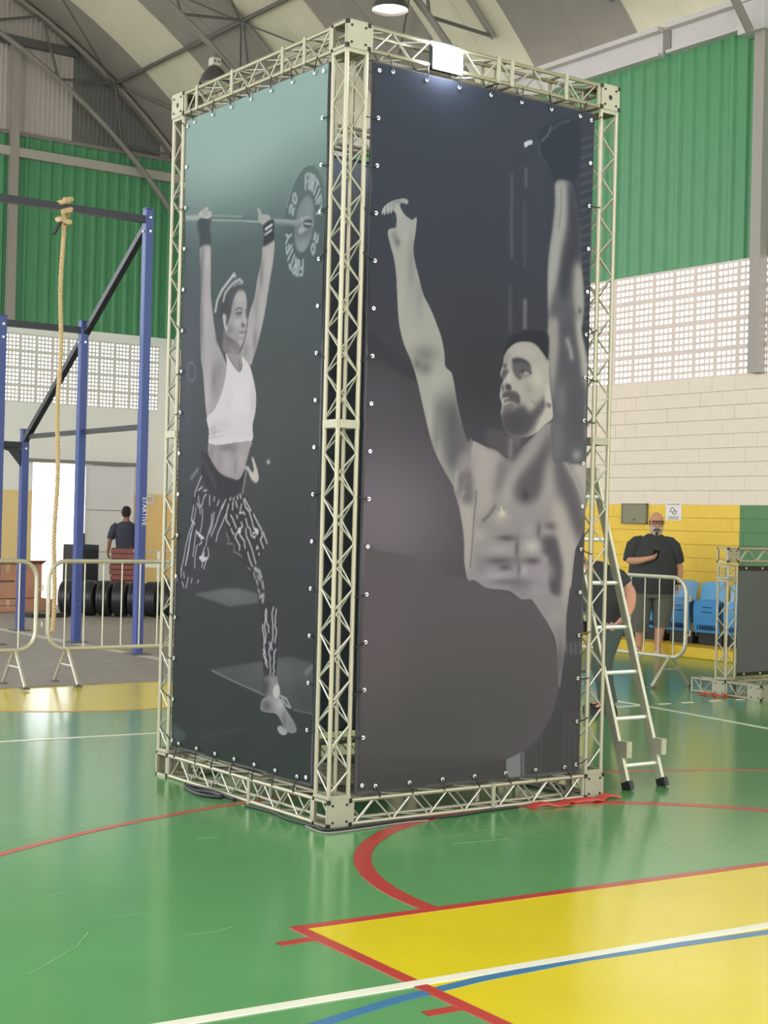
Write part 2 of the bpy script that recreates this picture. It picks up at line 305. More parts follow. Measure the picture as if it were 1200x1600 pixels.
# ------------------------------------------------------------------ truss parts
CR=.0127
def truss_mesh(Lg,wd=.15,half=.122,flip=False):
    """chord / lacing / end-flange meshes of a square truss along +z from 0 to Lg (outer faces at 0..wd)"""
    a,b=CR,wd-CR; cs=[(a,a),(b,a),(b,b),(a,b)]
    chords=[MB().tube([(x,y,0),(x,y,Lg)],CR,8).mesh('chord',ALU,True) for x,y in cs]
    lac=[]
    n=max(2,int(round((Lg-.06)/half))); hh=(Lg-.06)/n
    for k in range(4):
        p,q=cs[k],cs[(k+1)%4]; 
        pts=[]
        for i in range(n+1):
            c=p if (i+(k%2)+(1 if flip else 0))%2==0 else q
            pts.append((c[0],c[1],.03+i*hh))
        b_=MB()
        for u,v in zip(pts[:-1],pts[1:]): b_.tube([u,v],.0048,6)
        lac.append(b_.mesh('lacing',ALU2,True))
    fls=[]
    for z0,z1 in ((.0,.022),(Lg-.022,Lg)):
        fl=MB(); fls.append(fl); fl.box(.004,wd-.004,.002,.016,z0,z1); fl.box(.004,wd-.004,wd-.016,wd-.002,z0,z1); fl.box(.002,.016,.004,wd-.004,z0,z1); fl.box(wd-.016,wd-.002,.004,wd-.004,z0,z1)
    return chords,lac,[f.mesh('end_flange',PLATE) for f in fls]
TC={}
def segment(parent,Lg,loc,axis,wd=.15,flip=False,straps=()):
    key=(round(Lg,3),wd,flip)
    if key not in TC: TC[key]=truss_mesh(Lg,wd,flip=flip)
    ch,la,fl=TC[key]
    rot={'z':(0,0,0),'x':(PI/2,0,PI/2),'y':(-PI/2,0,0)}[axis]
    # x: local (x,y,z)->(z,x,y);  y: local (x,y,z)->(x,z,-y)
    o=link('truss_segment',fl[0],parent); o.rotation_euler=rot; o.location=loc if axis!='y' else (loc[0],loc[1],loc[2]+wd)
    link('end_flange',fl[1],o)
    for m in ch: link('chord',m,o)
    for m in la: link('lacing',m,o)
    for s in straps:
        for (x0,x1,y0,y1) in ((-.002,.005,.0,wd),(wd-.005,wd+.002,0,wd),(0.0,wd,-.002,.005),(0,wd,wd-.005,wd+.002)):
            MB().box(x0,x1,y0,y1,s-.013,s+.013).build('strap_plate',PLATE,o)
    return o
def cornerbox(parent,loc,plates,wd=.15,hole=()):
    fr=MB(); e=.009
    for x in (0,wd):
        for y_ in (0,wd):
            sx=e if x==0 else wd-e; sy=e if y_==0 else wd-e
            fr.bar((sx,sy,0),(sx,sy,wd),2*e,2*e)
    for z in (e,wd-e):
        for s in (e,wd-e): fr.bar((0,s,z),(wd,s,z),2*e,2*e); fr.bar((s,0,z),(s,wd,z),2*e,2*e)
    o=fr.build('corner_box',ALU,parent,loc=loc)
    for f in plates:
        b=MB(); t=.006; ax=f[1]; pos=(-.003 if f[0]=='-' else wd-.003)
        if f in hole:
            # plate with a round hole: ring of quads
            n=16; vs=[];fs=[]
            for d in (pos,pos+t):
                for j in range(n):
                    a=2*PI*j/n; c,s_=math.cos(a),math.sin(a); m_=max(abs(c),abs(s_)); vs.append((wd/2+wd/2*c/m_,wd/2+wd/2*s_/m_,d)); vs.append((wd/2+.016*c,wd/2+.016*s_,d))
            for j in range(n):
                j2=(j+1)%n
                fs+=[(2*j,2*j2,2*j2+1,2*j+1),(2*n+2*j,2*n+2*j+1,2*n+2*j2+1,2*n+2*j2),(2*j+1,2*j2+1,2*n+2*j2+1,2*n+2*j+1),(2*j,2*n+2*j,2*n+2*j2,2*j2)]
            vs=[{'x':(d,a,c),'y':(a,d,c),'z':(a,c,d)}[ax] for a,c,d in vs]; b.add(vs,fs)
        else:
            {'x':lambda:b.box(pos,pos+t,0,wd,0,wd),'y':lambda:b.box(0,wd,pos,pos+t,0,wd),'z':lambda:b.box(0,wd,0,wd,pos,pos+t)}[ax]()
        pl=b.build('face_plate',PLATE,o)
        if ax!='z':
            for i in (.03,wd-.03):
                for j in (.03,wd-.03):
                    q=MB(); d0=pos-.004 if f[0]=='-' else pos+t
                    q.lathe([(.0001,0),(.007,0),(.007,.005),(.0001,.006)],8,axis=ax,at={'x':(d0,i,j),'y':(i,d0,j)}[ax]); q.build('bolt',BOLT,pl)
    for i in (.006,wd-.006):
        for j in (.012,wd-.012): MB().box(i-.01,i+.01,-.005,.012,j-.012,j+.012).build('joint_bolt',BOLT,o)
    return o
# ------------------------------------------------------------------ the banner tower
TW,TL,TH=2.0,1.967,4.3; B=.15
tower=thing('truss_tower','tall square aluminium truss tower holding two large athlete banners','truss tower')
for cx_,cy_ in ((0,0),(TW-B,0),(0,TL-B),(TW-B,TL-B)):
    segment(tower,2.0,(cx_,cy_,B),'z'); segment(tower,2.0,(cx_,cy_,B+2.0),'z',flip=True)
for z in (0,TH-B):
    top=z>1
    for cx_,cy_,pl,ho in ((0,0,('-y','+z','-z'),()),(TW-B,0,('-y','+x','+z','-z'),('-y','+x') if top else ()),(0,TL-B,('-x','+y','+z'),('-x','+y') if top else ()),(TW-B,TL-B,('+x','+y','+z'),())):
        if not top and (cx_,cy_)==(0,TL-B): pl=('+y','+z')
        cornerbox(tower,(cx_,cy_,z),pl,hole=ho)
    for yy in (0,TL-B): segment(tower,TW-2*B,(B,yy,z),'x',straps=((.9,1.0,1.42) if top else (.99,)))
    for xx in (0,TW-B): segment(tower,TL-2*B,(xx,B,z),'y',straps=((.27,.5,1.07,1.5) if top else (.67,)))
# ------------------------------------------------------------------ banners
def srgb2lin(a): return np.where(a<=.04045,a/12.92,((a+.055)/1.055)**2.4)
def smooth_poly(p):
    p=np.array(p,float).reshape(-1,2); n=len(p); out=[]
    for i in range(n):
        p0,p1,p2,p3=p[i-1],p[i],p[(i+1)%n],p[(i+2)%n]
        for t in (0,.25,.5,.75):
            out.append(.5*((2*p1)+(-p0+p2)*t+(2*p0-5*p1+4*p2-p3)*t*t+(-p0+3*p1-3*p2+p3)*t**3))
    return np.array(out)
def paint(U,V,elems):
    """U,V: grid of print coordinates in mm (rows = heights); returns sRGB 0..1"""
    img=np.zeros(U.shape+(3,)); du=abs(U[0,1]-U[0,0]); dv=abs(V[1,0]-V[0,0]); clips={}
    def box1(a,r,ax):
        if r<1: return a
        c=np.cumsum(np.insert(np.pad(a,[(r,r) if i==ax else (0,0) for i in range(2)],mode='edge'),0,0,axis=ax),axis=ax)
        n=a.shape[ax]; hi=np.take(c,np.arange(2*r+1,2*r+1+n),axis=ax); lo=np.take(c,np.arange(0,n),axis=ax); return (hi-lo)/(2*r+1)
    for kind,name,clip,d,col,blur,alpha,ex in elems:
        if kind=='g':
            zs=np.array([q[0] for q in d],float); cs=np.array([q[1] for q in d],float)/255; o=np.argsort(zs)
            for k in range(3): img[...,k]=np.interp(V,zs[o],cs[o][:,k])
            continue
        c=np.array(col,float)/255
        if kind=='b':
            x,z,rx,rz,_=d; m=np.exp(-((U-x)/rx)**2-((V-z)/rz)**2); sl_=(slice(None),slice(None))
        else:
            pts=smooth_poly(d) if (kind=='p' and not ex) else np.array(d,float).reshape(-1,2)
            pad=blur*4+(ex if kind=='s' else 0)+12
            i0=np.searchsorted(V[:,0],pts[:,1].min()-pad); i1=np.searchsorted(V[:,0],pts[:,1].max()+pad); j0=np.searchsorted(U[0],pts[:,0].min()-pad); j1=np.searchsorted(U[0],pts[:,0].max()+pad)
            if i1<=i0 or j1<=j0: continue
            u=U[i0:i1,j0:j1]; v=V[i0:i1,j0:j1]; sl_=(slice(i0,i1),slice(j0,j1))
            if kind=='p':
                acc=np.zeros(u.shape)
                for su,sv in ((-.25,-.25),(.25,.25),(-.25,.25),(.25,-.25)):
                    ins=np.zeros(u.shape,bool); uu_=u+su*du; vv_=v+sv*dv
                    for (x1,y1),(x2,y2) in zip(pts,np.roll(pts,-1,0)):
                        if y1==y2: continue
                        ins^=((y1>vv_)!=(y2>vv_))&(uu_<(x2-x1)*(vv_-y1)/(y2-y1)+x1)
                    acc+=ins/4
                for _ in range(2): acc=box1(box1(acc,int(round(blur/du*.7)),1),int(round(blur/dv*.7)),0)
                m_=acc
            else:
                dist=np.full(u.shape,1e9)
                for (x1,y1),(x2,y2) in zip(pts[:-1],pts[1:]):
                    L2=(x2-x1)**2+(y2-y1)**2+1e-9; t=np.clip(((u-x1)*(x2-x1)+(v-y1)*(y2-y1))/L2,0,1); dist=np.minimum(dist,np.hypot(u-x1-t*(x2-x1),v-y1-t*(y2-y1)))
                m_=1/(1+np.exp((dist-ex/2)/max(blur*.6,1.5)))
            m=m_
            if name: full=np.zeros(U.shape); full[sl_]=m; clips[name]=full
        if clip and clip in clips: m=m*clips[clip][sl_]
        m=(m*alpha)[...,None]; img[sl_]=img[sl_]*(1-m)+c*m
    return img
BMAT=bpy.data.materials.new('printed_vinyl'); BMAT.use_nodes=True
nt=BMAT.node_tree; b_=nt.nodes['Principled BSDF']; at=nt.nodes.new('ShaderNodeAttribute'); at.attribute_name='print'; nt.links.new(at.outputs['Color'],b_.inputs['Base Color']); b_.inputs['Roughness'].default_value=.6; b_.inputs['Specular IOR Level'].default_value=.06
VBACK=mat('dark_vinyl_back',(112,118,130),.6)
TIEM=MB().box(-.0025,.0025,-.0025,.0025,0,1).mesh('tie',BLACK)
eym=MB(); eym.lathe([(.005,0),(.0112,0),(.0112,.004),(.005,.004),(.005,0)],12,axis='y'); EYEM=eym.mesh('eyelet',EYELET,True)
def banner(name,label,u0,u1,z0,z1,plane,art=None,nu=2,nz=2,face=-1,ties=True,gain=1.0):
    """plane ('y',c): spans x, faces face*y ; plane ('x',c): spans y"""
    us=np.linspace(u0,u1,nu); zs=np.linspace(z0,z1,nz); U,V=np.meshgrid(us,zs)
    # slight slack of the cloth between the ties
    wav=.004*np.sin(U*9.0+V*1.3)*np.sin(V*2.1+U)+.003*np.sin(V*6.0)
    ax,c=plane; W=c+wav
    co=np.stack([U,W,V],-1) if ax=='y' else np.stack([W,U,V],-1)
    idx=np.arange(nu*nz).reshape(nz,nu); q=np.stack([idx[:-1,:-1],idx[:-1,1:],idx[1:,1:],idx[1:,:-1]],-1).reshape(-1,4)
    if (ax=='y' and face>0) or (ax=='x' and face<0): q=q[:,::-1]
    me=bpy.data.meshes.new(name); me.vertices.add(nu*nz); me.vertices.foreach_set('co',co.reshape(-1).astype(np.float32))
    me.loops.add(len(q)*4); me.loops.foreach_set('vertex_index',q.reshape(-1).astype(np.int32)); me.polygons.add(len(q)); me.polygons.foreach_set('loop_start',np.arange(0,len(q)*4,4,dtype=np.int32)); me.polygons.foreach_set('use_smooth',np.ones(len(q),bool))
    me.update(calc_edges=True)
    if art is not None:
        img=paint(U*1000,V*1000,art); rgb=np.clip(srgb2lin(np.clip(img,0,1))*gain*np.array([1.0,.975,1.08]),0,1)
        a=me.color_attributes.new('print','FLOAT_COLOR','POINT'); a.data.foreach_set('color',np.concatenate([rgb,np.ones(rgb.shape[:2]+(1,))],-1).reshape(-1).astype(np.float32))
        me.materials.append(BMAT)
    else: me.materials.append(VBACK)
    root=link(name,me); tag(root,label,'banner')
    hem=MB(); t=.006; off=-face*.004
    def pc(u,w_,z): return (u,c+w_,z) if ax=='y' else (c+w_,u,z)
    for (a,b) in (((u0,z0),(u1,z0)),((u0,z1),(u1,z1)),((u0,z0),(u0,z1)),((u1,z0),(u1,z1))):
        hem.bar(pc(a[0],off*2.2,a[1]),pc(b[0],off*2.2,b[1]),.012,.012)
    hem.build('hem',mat('dark_hem',(58,58,62),.6),root)
    rnd=random.Random(len(name)+int(c*10))
    nside=16; ntop=7
    spots=[(u0+.03,z0+.04+(z1-z0-.08)*i/(nside-1),'l') for i in range(nside)]+[(u1-.03,z0+.04+(z1-z0-.08)*i/(nside-1),'r') for i in range(nside)]+[(u0+.12+(u1-u0-.24)*i/(ntop-1),z1-.03,'t') for i in range(ntop)]+[(u0+.12+(u1-u0-.24)*i/(ntop-1),z0+.03,'b') for i in range(ntop)]
    for u,z,sd in spots:
        e=link('eyelet',EYEM,root,loc=pc(u,face*.011,z))
        if ax=='x': e.rotation_euler=(0,0,PI/2)
        if not ties: continue
        s=.12+rnd.uniform(-.03,.03)
        tgt={'l':(B-CR,z+rnd.uniform(-.04,.04)),'r':((TW if ax=='y' else TL)-B+CR,z+rnd.uniform(-.04,.04)),'t':(u+rnd.uniform(-.05,.05),TH-B+.01),'b':(u+rnd.uniform(-.05,.05),B-.01)}[sd]
        if sd in 'lr' and rnd.random()<.35: continue
        MB().tube([pc(u,face*.014,z),pc((u+tgt[0])/2,face*.02,(z+tgt[1])/2-.005),pc(tgt[0],-c+ (0 if face<0 else 0) if c<1 else face*.01,tgt[1])],.0035,5).build('cable_tie',BLACK,root)
    return root
